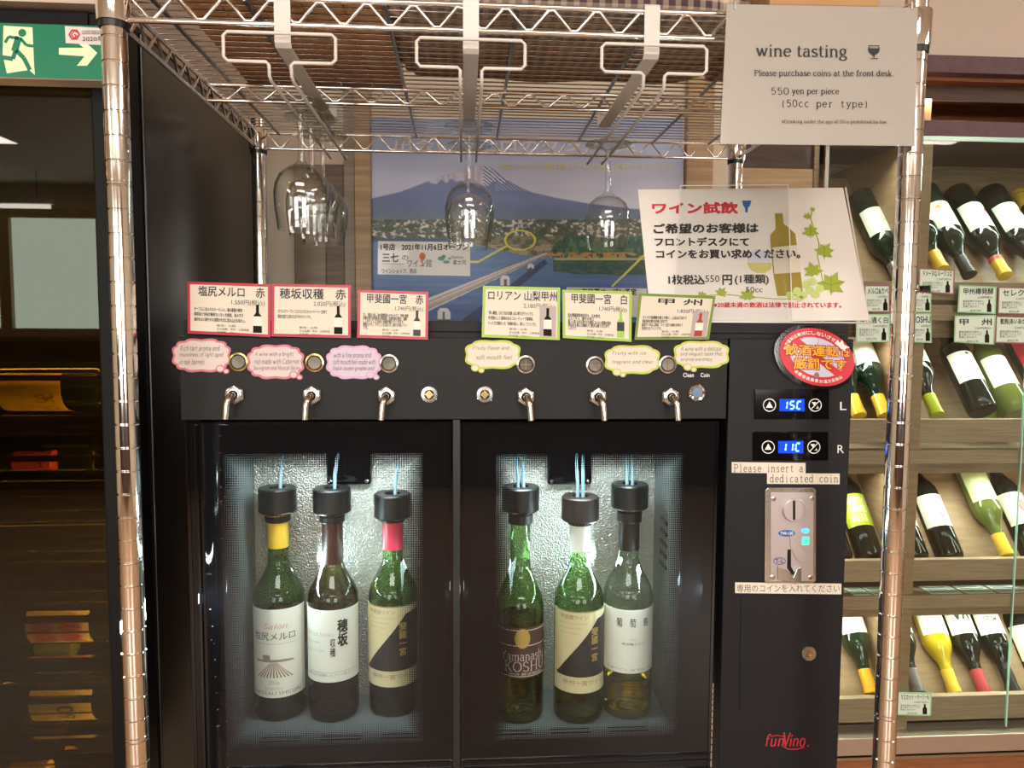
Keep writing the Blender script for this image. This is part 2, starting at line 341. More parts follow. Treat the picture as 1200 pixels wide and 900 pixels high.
def ser(body, thick=.075, thn=.03, slant=0., serif=True, mono=None, wob=0.):
    """drawn letters: skeleton strokes whose width follows their direction, with thin serifs"""
    V = []; F = []; x = 0.; rnd = random.Random(len(body))
    def ribbon(pts, w=None):
        pts = [p for i, p in enumerate(pts) if i == 0 or math.dist(p, pts[i-1]) > 1e-4]
        for i in range(1, len(pts)-1):
            a, b, c = pts[i-1], pts[i], pts[i+1]; u = (b[0]-a[0], b[1]-a[1]); v = (c[0]-b[0], c[1]-b[1])
            if (u[0]*v[0]+u[1]*v[1])/(math.hypot(*u)*math.hypot(*v)) < .45: ribbon(pts[:i+1], w); ribbon(pts[i:], w); return
        n0 = len(V); n = len(pts)
        for i, p in enumerate(pts):
            a = pts[max(i-1, 0)]; b = pts[min(i+1, n-1)]; dx, dy = b[0]-a[0], b[1]-a[1]; l = math.hypot(dx, dy) or 1; dx /= l; dy /= l
            ww = w if w else thn+(thick-thn)*abs(dy)
            for sgn in (1, -1): V.append((p[0]-dy*ww/2*sgn, p[1]+dx*ww/2*sgn))
        for i in range(n-1): F.append((n0+2*i, n0+2*i+1, n0+2*i+3, n0+2*i+2))
    for ch in body:
        adv, st = G.get(ch, G['o']); ox = x; oy = rnd.uniform(-wob, wob)
        if mono: ox = x+(mono-adv)/2
        for s in st:
            if s[0] == 's':
                if serif: ribbon([(ox+a, oy+b) for a, b in s[1]], max(thn, .035))
            elif s[0] == 't': ribbon([(ox+a, oy+b) for a, b in s[1]], max(thn, .035))
            elif s[0] == 'd':
                n0 = len(V); r = max(thick*.62, .04); V.extend([(ox+s[1][0]+r*math.cos(t*1.0472), oy+s[1][1]+r*math.sin(t*1.0472)) for t in range(6)]); F.append(tuple(range(n0, n0+6)))
            else: ribbon([(ox+a, oy+b) for a, b in s])
        x += (mono or adv)+(0 if mono else .02)
    if slant: V = [(a+b*slant, b) for a, b in V]
    return V, F
def fit(shape, box):
    """map a 2D shape's ink box onto a pixel box (x0,y0,x1,y1) or quad (TL,TR,BR,BL)"""
    V, F = shape
    if not V: return [], []
    xs = [v[0] for v in V]; ys = [v[1] for v in V]; a0, a1, b0, b1 = min(xs), max(xs), min(ys), max(ys)
    if len(box) == 4 and not isinstance(box[0], tuple): x0, y0, x1, y1 = box; box = ((x0, y0), (x1, y0), (x1, y1), (x0, y1))
    out = []
    for vv in V:
        X, Y = vv[:2]; u = (X-a0)/((a1-a0) or 1); v = 1-(Y-b0)/((b1-b0) or 1)
        out.append(tuple((1-v)*((1-u)*box[0][k]+u*box[1][k])+v*((1-u)*box[3][k]+u*box[2][k]) for k in (0, 1))+(vv[2] if len(vv) > 2 else 0,))
    return out, F
def prt(name, P, items, m, parent, off=.0004, **k):
    """print on plane P: items are (shape, box) in the photograph's pixels, or plain lists of pixel points (a filled polygon)"""
    mb = MB()
    for it in items:
        if isinstance(it, tuple) and isinstance(it[0], tuple): V, F = fit(*it)
        else: V, F = it, [tuple(range(len(it)))]
        mb.add([P.px(v[0], v[1], off+(v[2]*.00005 if len(v) > 2 else 0)) for v in V], F)
    return obj(name, mb, m, parent, **k)
def line_pts(pts, w):
    """pixel polyline -> list of quads"""
    out = []
    for a, b in zip(pts, pts[1:]):
        dx, dy = b[0]-a[0], b[1]-a[1]; l = math.hypot(dx, dy) or 1; nx, ny = -dy/l*w/2, dx/l*w/2
        out.append([(a[0]+nx, a[1]+ny), (b[0]+nx, b[1]+ny), (b[0]-nx, b[1]-ny), (a[0]-nx, a[1]-ny)])
    return out
def frame_quads(c, w):
    """four border strips just inside the pixel quad c"""
    cx = sum(p[0] for p in c)/4; cy = sum(p[1] for p in c)/4; q = []
    for x, y in c:
        q.append((x+math.copysign(w, cx-x), y+math.copysign(w, cy-y)))
    return [[c[i], c[(i+1) % 4], q[(i+1) % 4], q[i]] for i in range(4)]

# ================================================================== THE SETTING
YW = 1.60                      # wall behind the machine
YC = 1.65                      # front of the display case
xr_case = at(853, 300, Y=YW).x
struct('floor', MB().box((-6, -5.2, -.1), (5, 2.6, 0)), wood('floor_wood', (138, 106, 78), (168, 130, 98), (1, 8, 1), .3, 5))
struct('ceiling', MB().box((-6, -5.2, 2.8), (5, 2.6, 2.9)), M['ceiling_paint'])
struct('wall_back', MB().box((-6, YW, 0), (xr_case, YW+.1, 2.8)), M['wall_beige'])
struct('wall_left', MB().box((-6.1, -5.2, 0), (-6, 2.6, 2.8)), M['wall_beige'])
struct('wall_right', MB().box((5, -5.2, 0), (5.1, 2.6, 2.8)), M['wall_beige'])
struct('wall_front', MB().box((-6, -5.2, 0), (5, -5.1, 2.8)), M['wall_beige'])
for x0_, x1_ in ((-6, -2.5), (-.5, 1.1), (3.1, 5)): struct('trim_3', MB().box((x0_, -5.1, 0), (x1_, -5.06, 1.38)), M['dark_wood'], .004)  # unseen dark wainscot, added so the glass doors reflect less brightness
for x0_, x1_ in ((-2.5, -.5), (1.1, 3.1)): struct('trim_3', MB().box((x0_, -5.1, 0), (x1_, -5.06, .9)), M['dark_wood'], .004)
# upper wall above the display case and the fascia over the tall cabinet
z_hd = at(1100, 66, Y=YC).z
struct('wall_case_upper', MB().box((xr_case, YC-.005, z_hd), (5, YC+.1, 2.8)), M['wall_upper'])
XCAB = at(299, 250, Y=YW).x
z_fas = at(60, 24, Y=1.0).z
struct('trim_1', MB().box((-3.5, .985, z_fas+.016), (XCAB, YW, 2.8)), M['wall_upper'])
# vertical wall boards either side of the poster
for (a, b_, d, mm) in ((345, 382, .006, 'board_greige'), (382.5, 404, .010, 'board_brown'), (404.5, 417, .016, 'board_greige'), (417.5, 436, .022, 'board_tan'), (800, 830.5, .022, 'board_tan')):
    xa = at(a, 250, Y=YW).x; xb = at(b_, 250, Y=YW).x
    struct('trim_2', MB().box((xa, YW-d, 0), (xb, YW+.002, at(500, 60 if a > 400 else 196, Y=YW).z)), M[mm], .001)
# windows in the wall behind the camera (first seen mirrored; the other two are unseen fill light)
def window(x0, x1, z0, z1, i):
    wf = struct('window_%d' % i, MB().box((x0-.08, -5.1, z0-.08), (x0, -5.02, z1+.08)).box((x1, -5.1, z0-.08), (x1+.08, -5.02, z1+.08)).box((x0, -5.1, z1), (x1, -5.02, z1+.08)).box((x0, -5.1, z0-.08), (x1, -5.02, z0)).box(((x0+x1)/2-.05, -5.1, z0), ((x0+x1)/2+.05, -5.02, z1)), M['board_tan'])
    for a, b_ in ((x0, (x0+x1)/2-.05), ((x0+x1)/2+.05, x1)):
        obj('window_pane', MB().box((a, -5.09, z0), (b_, -5.07, z1)), M['pane_light' if i == 1 else 'pane_light_fill'], wf)
M['pane_light'] = emis('pane_light', (216, 232, 212), 5.5); M['pane_light_fill'] = emis('pane_light_fill', (240, 238, 232), 11)  # the two unseen windows glow extra bright, added as fill for the rack
window(-5.0, -3.3, 1.5, 2.5, 1); window(-2.4, -.6, 1.0, 2.4, 2); window(1.2, 3.0, 1.0, 2.4, 3)
for i, (x, y, z) in enumerate(((-4.0, -4.4, 2.5), (.2, -2.6, 2.6))):
    t = empty('pendant_tube_light', (x, y, z), 'long white fluorescent tube hanging behind the viewer, %s' % ('near the shop windows' if i == 0 else 'over the middle of the room'), 'lamp')
    obj('tube', MB().tube([(x-.6, y, z), (x+.6, y, z)], .018, 10), emis('tube_light', (255, 250, 240), 9), t)
    obj('batten', MB().box((x-.62, y-.03, z+.02), (x+.62, y+.03, z+.06)), M['white_enamel'], t)
    for s in (-.5, .5): obj('cord', MB().tube([(x+s, y, z+.06), (x+s, y, 2.8)], .003, 6), M['black_plastic'], t)

# ================================================================== DISPLAY CASE (right)
def zc(y, x=1140, Y=YC): return at(x, y, Y=Y).z
XL, XR = xr_case+.0, at(1255, 300, Y=YC).x+.5
YB = YC+.42
case = empty('display_case', ((XL+XR)/2, YC, 0), 'large lit wooden wine display case with glass front beside the dispenser', 'display case')
boxo('back_panel', (XL, YB, .3), (XR, YB+.02, z_hd), M['case_wood'], case)
boxo('side_panel', (XL-.018, YC, .3), (XL, YB, z_hd), M['case_light'], case)
boxo('side_panel', (XR, YC, .3), (XR+.018, YB, z_hd), M['case_light'], case)
boxo('header_board', (XL, YC-.012, zc(88)), (XR, YC+.02, z_hd-.001), M['purple_board'], case, .001)
boxo('header_board', (XL, YC-.006, zc(161)), (XR, YC+.02, zc(143)), M['purple_board'], case, .001)
boxo('header_board', (XL, YC+.05, zc(111)), (XR, YC+.07, zc(92)), M['dark_wood'], case)
boxo('header_board', (XL, YC+.02, zc(92)), (XR, YC+.1, zc(88.5)), M['base_wood'], case)
boxo('top_board', (XL, YC+.02, zc(145)), (XR, YB, zc(143)), M['dark_wood'], case)
boxo('recess_panel', (XL, YC+.22, zc(143)), (XR, YC+.24, z_hd), M['base_wood'], case)
xu0, xu1 = at(1086, 128, Y=YC).x, at(1101, 128, Y=YC).x
boxo('upright', (xu0, YC+.03, zc(142)), (xu1, YC+.2, zc(112)), M['case_light'], case)
area('header_lamp', ((xu0+xu1)/2+.02, YC+.025, zc(113)), (R_(15), 0, 0), .2, .02, .5, (1, .8, .5))
ux0, ux1 = at(1074, 300, Y=YC).x, at(1089, 300, Y=YC).x       # divider between the two bays
boxo('divider', (ux0, YC+.004, .35), (ux1, YB, zc(161)), M['case_light'], case, .001)
boxo('divider', (at(962, 250, Y=YC).x-.01, YC+.02, zc(400)), (at(962, 250, Y=YC).x+.002, YB, zc(161)), M['case_wood'], case, .001)
x962 = at(966, 250, Y=YC).x
boxo('recess_panel', (XL+.001, YC+.03, zc(199)), (x962-.013, YC+.05, zc(163)), M['dark_wood'], case)
boxo('recess_panel', (XL+.001, YC+.024, zc(240)), (x962-.013, YC+.044, zc(199)-.001), M['board_tan'], case)
TIERS = ((322, 330, 352, 353, 358, 376, 396), (486, 492, 519, 520, 527, 543, 557), (650, 657, 682, 683, 696, 711, 726), (810, 818, 846, 847, 850, 852, 853))
for ti, (l0, l1, l2, b0, b1, b2, b3) in enumerate(TIERS):
    za, zb = zc(l1), zc(l2)
    for (xa, xb) in ((XL, ux0), (ux1, XR)):
        boxo('shelf_lip', (xa, YC+.012, zb), (xb, YC+.012+.018, za), M['case_face'], case, .001)
        mb = MB(); n = Vector((0, 0, 0))
        sh = .094 if ti == 1 else .030
        ys, zs, ye = YC+.03+.766*sh, za-.012-.643*sh, YC+.33
        ze = zs+(ye-ys)*math.tan(R_(50))
        mb.prism([(xa, ys, zs), (xa, ye, ze), (xa, ye, ze-.02), (xa, ys, zs-.02)], [(xb, ys, zs), (xb, ye, ze), (xb, ye, ze-.02), (xb, ys, zs-.02)])
        obj('sloping_shelf', mb, M['case_light'], case)
    if ti < 3:
        zt, zf, zg = zc(b1), zc(b2), zc(b3)
        boxo('shelf_board', (XL, YC-.004, zf), (XR, YC+.11, zt), M['case_face'], case, .001)
        boxo('lamp_rail', (XL, YC+.03, zg), (XR, YC+.06, zf), M['case_wood'], case)
        for (xa, xb) in ((XL, ux0), (ux1, XR)):
            area('case_lamp', ((xa+xb)/2, YC+.075, zg+.008), (R_(-28), 0, 0), (xb-xa)*.95, .02, 3.6*(xb-xa), (.93, 1, .86))
for (xa, xb) in ((XL+.14, ux0), (ux1, XR)):
    area('case_lamp', ((xa+xb)/2, YC+.06, zc(166)), (R_(-25), 0, 0), (xb-xa)*.95, .02, 4.2*(xb-xa), (.93, 1, .86))
boxo('bottom_rail', (XL, YC-.03, zc(873)), (XR, YC+.03, zc(853)), mat('rail_metal', (190, 172, 158), .3, .7), case, .002)
boxo('bottom_rail', (XL, YC-.034, zc(877)), (XR, YC-.03, zc(874)), M['steel'], case)
boxo('plinth', (XL, YC-.02, 0), (XR, YC+.3, zc(878)), M['base_wood'], case)
xg = at(1194, 500, Y=YC).x
for i, (xa, xb, yo) in enumerate(((at(968, 200, Y=YC).x, xg, -.006), (xg+.002, XR, -.006))):
    boxo('glass_pane', (xa, YC+yo-.004, zc(850)), (xb, YC+yo, zc(166)), M['glass_clear'], case)
    boxo('pane_edge', (xa-.0012, YC+yo-.0045, zc(850)), (xa+.0012, YC+yo+.0005, zc(166)), M['glass_edge'], case)
boxo('pane_edge', (at(968, 200, Y=YC).x, YC-.0106, zc(167)), (XR, YC-.0055, zc(162)), M['glass_edge'], case)
boxo('chrome_rod', (at(966, 200, Y=YC).x-.004, YC-.012, zc(400)), (at(966, 200, Y=YC).x+.003, YC-.006, zc(162)), M['steel'], case)

# bottles: local frame, axis +Z from base to mouth, label towards -Y
def profile(r=.0365, body=.178, neck=.238, rn=.0142, H=.30):
    p = [(0, .004), (r*.7, .002), (r*.93, .0), (r, .006), (r, body)]
    for i in range(1, 9):
        t = i/8; s = .5-.5*math.cos(math.pi*t); p.append((r+(rn-r)*(s**1.0), body+(neck-body)*t))
    p += [(rn, H-.012), (rn+.0016, H-.011), (rn+.0016, H-.002), (rn-.003, H)]
    return p
def strips(V, F, step=7.):
    """cut wide convex faces into narrow upright strips so that they follow a cylinder"""
    oV = []; oF = []
    for f in F:
        P_ = [V[i] for i in f]; lo = min(p[0] for p in P_); hi = max(p[0] for p in P_); n = max(1, math.ceil((hi-lo)/step))
        for k in range(n):
            Q = P_
            if n > 1:
                for lim, sg in ((lo+(hi-lo)*k/n, 1), (lo+(hi-lo)*(k+1)/n, -1)):
                    R2 = []
                    for i in range(len(Q)):
                        a, b = Q[i-1], Q[i]; da, db = (a[0]-lim)*sg, (b[0]-lim)*sg
                        if (da >= 0) != (db >= 0): t = da/(da-db); R2.append((lim, a[1]+(b[1]-a[1])*t, a[2]))
                        if db >= 0: R2.append(b)
                    Q = R2
            if len(Q) > 2: oF.append(tuple(range(len(oV), len(oV)+len(Q)))); oV += Q
    return oV, oF
def bottle(name, label, group, loc, rot, glass, foil=None, lab=(.045, .135, 62, 'label_white'), prints=(), liquid=None, prof=None, foilr=(.245, .302), spin=0, n=28, cat='wine bottle', neckband=None, gem=None):
    o = empty(name, (0, 0, 0), label, cat, group); pf = prof or profile(); r = pf[4][0]; rn = pf[12][0]
    obj('glass_body', MB().lathe(pf, n), M[glass], o)
    if liquid:
        lev, lm = liquid; q = [(0, .008), (r*.86, .008), (r*.94, .014)]
        q += [(pr_*.94, z) for pr_, z in pf[4:12] if z < lev]; q.append((q[-1][0] if lev > pf[4][1] else r*.94, lev)); q.append((0, lev))
        obj('wine', MB().lathe(q, 24), M[lm], o)
    if foil: obj('foil_capsule', MB().lathe([(rn+.0009, foilr[0]), (rn+.0009, foilr[1]-.013), (rn+.0025, foilr[1]-.0125), (rn+.0025, foilr[1]-.001), (rn-.001, foilr[1]), (0, foilr[1])], 20), M[foil], o)
    if neckband: obj('neck_band', MB().lathe([(rn+.0014, neckband[0]), (rn+.0014, neckband[1])], 20), M[neckband[2]], o)
    if lab:
        z0, z1, half, lm = lab; c = R_(-90+spin)
        lo = obj('paper_label', MB().lathe([(r+.0002, z0), (r+.0006, z0), (r+.0006, z1), (r+.0002, z1)], 16, None, True, c-R_(half), c+R_(half)), M[lm], o)
        for pn, sh, bx, pm in prints:      # box: (angle0, z_top, angle1, z_bottom)
            mb = MB()
            V, F = strips(*fit(sh, (bx[0], bx[1], bx[2], bx[3])))
            lift = .0009 if pn.startswith(('printed', 'border')) else .0011 if pn == 'dark_field' else .0013
            mb.add([((r+lift+v[2]*.00004)*math.cos(c+R_(v[0])), (r+lift+v[2]*.00004)*math.sin(c+R_(v[0])), v[1]) for v in V], F)
            obj(pn, mb, M[pm], lo)
    o.location = loc; o.rotation_euler = rot
    return o
def subdiv_rect(nx=10): 
    V = [(i/nx, j) for j in (0, 1) for i in range(nx+1)]; return V, [(i, i+1, nx+2+i, nx+1+i) for i in range(nx)]
def disc2(n=20): return [(math.cos(2*math.pi*i/n), math.sin(2*math.pi*i/n)) for i in range(n)], [tuple(range(n))]
RECT = subdiv_rect(); DISC = disc2()
TILT = 50
def shelf_bottle(px, py, first, label, glass, foil, lab='label_white', prints=(), dY=.0, tilt=TILT, spin=0, neckband=None, gemd=None, dz=.0):
    """neck-first: (px,py) is the mouth; base-first: (px,py) is the lower rim of the base"""
    a = R_(tilt)
    if first == 'neck':
        p = at(px, py, Y=YC+.042+dY); axis = Vector((0, -math.cos(a), -math.sin(a))); loc = p-axis*.30; rot = Matrix.Rotation(R_(90+tilt), 4, 'X') @ Matrix.Rotation(math.pi, 4, 'Z')
    else:
        p = at(px, py, Y=YC+.062+dY); loc = p+Vector((0, .0, .0)); rot = Matrix.Rotation(-R_(90-tilt), 4, 'X')
    return bottle('wine_bottle', label, 'bottles lying in the display case', loc, rot.to_euler(), glass, foil, (.075, .162, 75, lab), prints, spin=spin, neckband=neckband, prof=profile(.034, .178, .238))
K = lambda s, b=.0: txt(s, b)
stripe = lambda z0, z1, m, a=55: ('printed_band', RECT, (-a, z1, a, z0), m)
# top tier
shelf_bottle(1056, 330, 'neck', 'dark bottle with pale green label, topmost row, narrow bay next to the tasting sign', 'shelf_bottle_green', 'foil_grey', prints=[('printed_mark', ser('Chateau'.lower()), (-40, .13, 35, .118), 'ink_soft')])
shelf_bottle(1104, 316, 'neck', 'bottle with only its yellow capsule showing beside the divider of the top row', 'shelf_bottle_green', 'foil_yellow', dY=.01)
shelf_bottle(1136, 322, 'neck', 'top row bottle with white label bearing an orange star and a black capsule', 'shelf_bottle_green', 'foil_black', prints=[('printed_star', ([(0, 1), (.25, .25), (1, 0), (.25, -.25), (0, -1), (-.25, -.25), (-1, 0), (-.25, .25)], [tuple(range(8))]), (5, .105, 40, .085), 'foil_orange'), ('lettering', ser('domaine'), (-35, .14, 20, .132), 'ink_soft')])
shelf_bottle(1178, 323, 'neck', 'top row bottle with small red seal on its label and yellow capsule ringed in pink', 'shelf_bottle_dark', 'foil_yellow', prints=[('printed_seal', DISC, (-40, .112, -18, .098), 'foil_red'), ('lettering', ser('comte'), (-15, .125, 45, .113), 'ink_soft')], neckband=(.243, .256, 'foil_pinkred'))
shelf_bottle(1221, 323, 'neck', 'top row bottle at the picture edge with red seal and pale green capsule ring', 'shelf_bottle_dark', 'foil_yellow', prints=[('printed_seal', DISC, (-40, .112, -18, .098), 'foil_red'), ('lettering', ser('comte'), (-15, .125, 45, .113), 'ink_soft')], neckband=(.243, .256, 'foil_pale'))
shelf_bottle(1256, 322, 'base', 'bottle lying head inwards behind the top row with a bare yellow capsule', 'shelf_bottle_dark', 'foil_yellow')
# second tier
shelf_bottle(1037, 487, 'neck', 'green bottle with yellow capsule on the second row left of the case divider', 'shelf_bottle_green', 'foil_yellow')
shelf_bottle(1007, 487, 'neck', 'bottle half hidden by the round drink driving sticker, yellow capsule tip', 'shelf_bottle_green', 'foil_yellow')
shelf_bottle(1098, 486, 'neck', 'bottle showing just a pale lime capsule by the divider of the second row', 'shelf_bottle_dark', 'foil_green')
shelf_bottle(1152, 482, 'base', 'second row bottle lying base outwards, white label with tiny emblem and black glass', 'shelf_bottle_dark', 'foil_black', prints=[('printed_emblem', DISC, (-5, .158, 12, .15), 'ink'), ('lettering', ser('vintage'), (-30, .13, 30, .12), 'ink_soft'), ('printed_seal', DISC, (18, .108, 28, .103), 'foil_red')])
shelf_bottle(1176, 512, 'base', 'bottle with lime green capsule pointing inwards behind the second row', 'shelf_bottle_lime', 'foil_green', dY=.048)
shelf_bottle(1193, 487, 'base', 'second row bottle lying base outwards, white label over olive glass', 'shelf_bottle_olive', 'foil_pale', prints=[('lettering', ser('blanc'), (-30, .14, 30, .125), 'ink_soft')])
shelf_bottle(1228, 462, 'base', 'bottle with pinkish red label at the picture edge of the second row', 'shelf_bottle_green', 'foil_pale', lab='foil_pinkred', dY=.05)
# third tier
shelf_bottle(1019, 655, 'base', 'bottle with lime green patterned label in the narrow bay, third row', 'shelf_bottle_dark', 'foil_black', lab='foil_green', prints=[('printed_pattern', K('高畠◎ワイン\n◇華◎花◇\nまほろば'), (-45, .155, 45, .085), 'white_print')])
shelf_bottle(983, 655, 'base', 'dark bottle base peeping out beside the coin column, third row', 'shelf_bottle_dark', 'foil_black')
shelf_bottle(1072, 655, 'base', 'bottle with red flowered label squeezed against the divider, third row', 'shelf_bottle_dark', 'foil_black', prints=[('printed_flower', DISC, (0, .13, 35, .10), 'foil_red')])
shelf_bottle(1113, 655, 'base', 'dark bottle with blue and pink flowers on a white label, third row', 'shelf_bottle_dark', 'foil_black', prints=[('printed_flower', DISC, (-35+i*14, .146-(i % 3)*.016, -14+i*14, .124-(i % 3)*.016), ('lilac', 'blue_flower', 'pink')[i % 3]) for i in range(5)])
shelf_bottle(1180, 651, 'neck', 'white wine in olive glass with yellow capsule, third row, mouth outwards', 'shelf_bottle_olive', 'foil_yellow', lab='label_green', prints=[stripe(.069, .079, 'foil_green', 70)])
shelf_bottle(1213, 652, 'base', 'bottle with red crest on a cream label, third row near the picture edge', 'shelf_bottle_dark', 'foil_black', lab='label_cream2', prints=[('printed_crest', DISC, (-14, .14, 22, .105), 'foil_red'), ('printed_line', RECT, (-50, .158, 50, .157), 'ink_brown'), ('printed_line', RECT, (-50, .081, 50, .080), 'ink_brown')])
# bottom tier
shelf_bottle(1021, 812, 'neck', 'green bottle with orange capsule in the narrow bay of the lowest row', 'shelf_bottle_green', 'foil_orange')
shelf_bottle(1076, 811, 'neck', 'bottle with grey capsule tip beside the divider of the lowest row', 'shelf_bottle_dark', 'foil_grey')
shelf_bottle(1119, 812, 'neck', 'golden white wine bottle with yellow capsule on the lowest row', 'shelf_bottle_gold', 'foil_yellow', prints=[('lettering', K('月山'), (0, .125, 40, .1), 'ink')])
shelf_bottle(1154, 812, 'neck', 'lowest row bottle with a big black V on its label and a red capsule', 'shelf_bottle_dark', 'foil_red', prints=[('lettering', ser('VA', .16, .04), (-25, .128, 45, .098), 'ink')])
shelf_bottle(1189, 812, 'neck', 'lowest row bottle with black block letters on its label and a black capsule', 'shelf_bottle_dark', 'foil_black', prints=[('lettering', K('米三\nBO', .02), (-20, .135, 40, .1), 'ink')])
shelf_bottle(1226, 812, 'base', 'lowest row bottle lying base outwards with tall cream label', 'shelf_bottle_dark', 'foil_black', lab='label_cream2', prints=[('lettering', ser('cuvee'), (-30, .13, 20, .12), 'ink_soft')])

# price tags of the case
def price_tag(c, title, mname, label, price='2,200円(税込)', Y=YC-.018):
    P = vplane(Y); xs = [p[0] for p in c]; cx = sum(xs)/4; base = P.px(cx, max(p[1] for p in c))
    t = empty('price_tag', base, label, 'price tag', 'price tags of the display case')
    sheet('card', P, c, M['paper_tag'], t); x0, y0 = c[0]; x1, y1 = c[2]; W, H = x1-x0, y1-y0
    prt('border', P, frame_quads(c, 1.5), M[mname], t)
    prt('lettering', P, [(K(title, .015), (x0+W*.12, y0+H*.1, x1-W*.06, y0+H*.33)), (K(price), (x0+W*.5, y0+H*.38, x1-W*.08, y0+H*.48)),
                         (K('果実味豊かな味わい\n香り高いワインです\n食事に合わせて'), (x0+W*.1, y0+H*.52, x0+W*.68, y0+H*.78)), (K('産地:山梨'), (x0+W*.3, y0+H*.84, x0+W*.6, y0+H*.92))], M['ink'], t)
    bx = x1-W*.18; prt('bottle_picture', P, [[(bx-1, y0+H*.5), (bx+1, y0+H*.5), (bx+1.2, y0+H*.62), (bx+2.6, y0+H*.68), (bx+2.6, y0+H*.93), (bx-2.6, y0+H*.93), (bx-2.6, y0+H*.68), (bx-1.2, y0+H*.62)]], M['shelf_bottle_dark'], t)
M['paper_tag'] = mat('paper_tag', (205, 220, 205), .5); M['lime_tag'] = mat('lime_tag', (150, 195, 150), .5); M['red_tag'] = mat('red_tag', (150, 90, 90), .5)
for c, t, mm, l in (
    (((1013, 334), (1043, 334), (1043, 366), (1013, 366)), 'メルロ&カベ', 'red_tag', 'price card beside the tasting sign, upper card of the pair by the rack post'),
    (((1003, 368), (1043, 368), (1043, 401), (1003, 401)), 'ゆら通く白', 'lime_tag', 'green edged price card behind the corner of the tasting sign, lower one'),
    (((1068, 334), (1092, 333), (1091, 366), (1067, 366)), '甲州', 'lime_tag', 'narrow green edged price card just right of the rack post, upper'),
    (((1066, 367), (1091, 367), (1092, 402), (1066, 401)), 'KOSHU', 'lime_tag', 'narrow green edged price card just right of the rack post, lower'),
    (((1077, 314), (1119, 316), (1118, 345), (1076, 343)), 'ドメーヌQ ルージュQ', 'red_tag', 'price card fixed highest on the case, overlapping the top shelf lip'),
    (((1124, 334), (1168, 336), (1167, 368), (1122, 366)), '甲州樽発酵', 'lime_tag', 'green edged price card under the top shelf, upper of the middle pair'),
    (((1119, 370), (1167, 369), (1165, 404), (1118, 401)), '甲　州', 'lime_tag', 'green edged price card under the top shelf, lower of the middle pair'),
    (((1170, 336), (1212, 337), (1211, 369), (1169, 368)), 'セレクト', 'red_tag', 'red edged price card at the picture edge, upper'),
    (((1167, 370), (1212, 371), (1211, 403), (1166, 402)), '藍茜(あいあかね)', 'red_tag', 'red edged price card at the picture edge, lower'),
    (((1051, 811), (1092, 812), (1091, 839), (1050, 838)), 'マスカット・ベーリーA', 'lime_tag', 'price card fixed on the lip of the lowest row near the rack post')):
    price_tag(c, t, mm, l, Y=YC-.018)
zt = zc(696)+.0012
for i, (xa, xb) in enumerate(((995, 1016), (1019, 1044), (1088, 1125), (1130, 1165), (1170, 1203))):
    a = at(xa, 694, Z=zt); b_ = at(xb, 694, Z=zt); y0 = YC+.0; mb = MB().box((a.x, y0, zt), (b_.x, y0+.055, zt+.0008))
    t = obj('price_card', mb, M['paper_tag'], None, label='pale price card lying flat under the third row, %s' % ['next to the coin column', 'touching the rack post', 'first one right of the divider', 'second one right of the divider', 'last one at the picture edge'][i], cat='price tag', group='price cards lying on the case board', org=(a.x, y0, zt))
    mk = MB()
    for k in range(4): mk.box((a.x+.006, y0+.008+k*.011, zt+.0008), (a.x+(b_.x-a.x)*(.9-.15*(k % 2)), y0+.011+k*.011, zt+.0011))
    obj('printed_lines', mk, M['ink_grey'], t)

# ================================================================== TALL WINE CABINET (left)
YG = 1.0
xf1 = XCAB-.002; xg1 = at(112, 300, Y=YG).x; z_top = z_fas+.012
cab = empty('wine_cabinet', (XCAB-.3, YG+.3, 0), 'tall black wine storage cabinet with tinted glass door, left of the rack', 'wine cabinet')
boxo('side_panel', (XCAB-.02, YG+.062, 0), (XCAB, YW-.01, z_top), M['cabinet_brown'], cab, .002)
boxo('back_panel', (-2.2, YW-.04, 0), (XCAB-.02, YW-.01, z_top), M['cabinet_brown'], cab)
boxo('top_panel', (-2.2, YG+.062, z_top-.03), (XCAB-.0205, YW-.041, z_top), M['cabinet_brown'], cab)
boxo('base', (-2.2, YG+.062, 0), (XCAB-.02, YW-.04, .1), M['cabinet_brown'], cab)
M['black_matte'] = mat('black_matte', (9, 9, 10), .55, 0., .2)
dr = boxo('door_frame', (xg1, YG, .1), (xf1, YG+.055, z_top), M['black_matte'], cab, .003)
boxo('door_frame', (-2.2, YG, at(60, 96, Y=YG).z), (xg1, YG+.055, z_top), M['black_matte'], cab, .001)
boxo('door_seal', (XCAB-.04, YG+.055, .1), (XCAB-.006, YG+.062, z_top), M['black_gloss'], cab)
boxo('door_pane', (-2.2, YG+.004, .1), (xg1, YG+.009, at(60, 96, Y=YG).z), M['glass_cellar'], cab)
area('cabinet_lamp', (-1.05, YG+.12, z_top-.05), (R_(-12), 0, 0), 1.1, .03, 14, (1, .78, .38))
area('cabinet_lamp', (XCAB-.05, YG+.09, 1.2), (0, R_(90), 0), 1.2, .02, 8, (1, .8, .42))
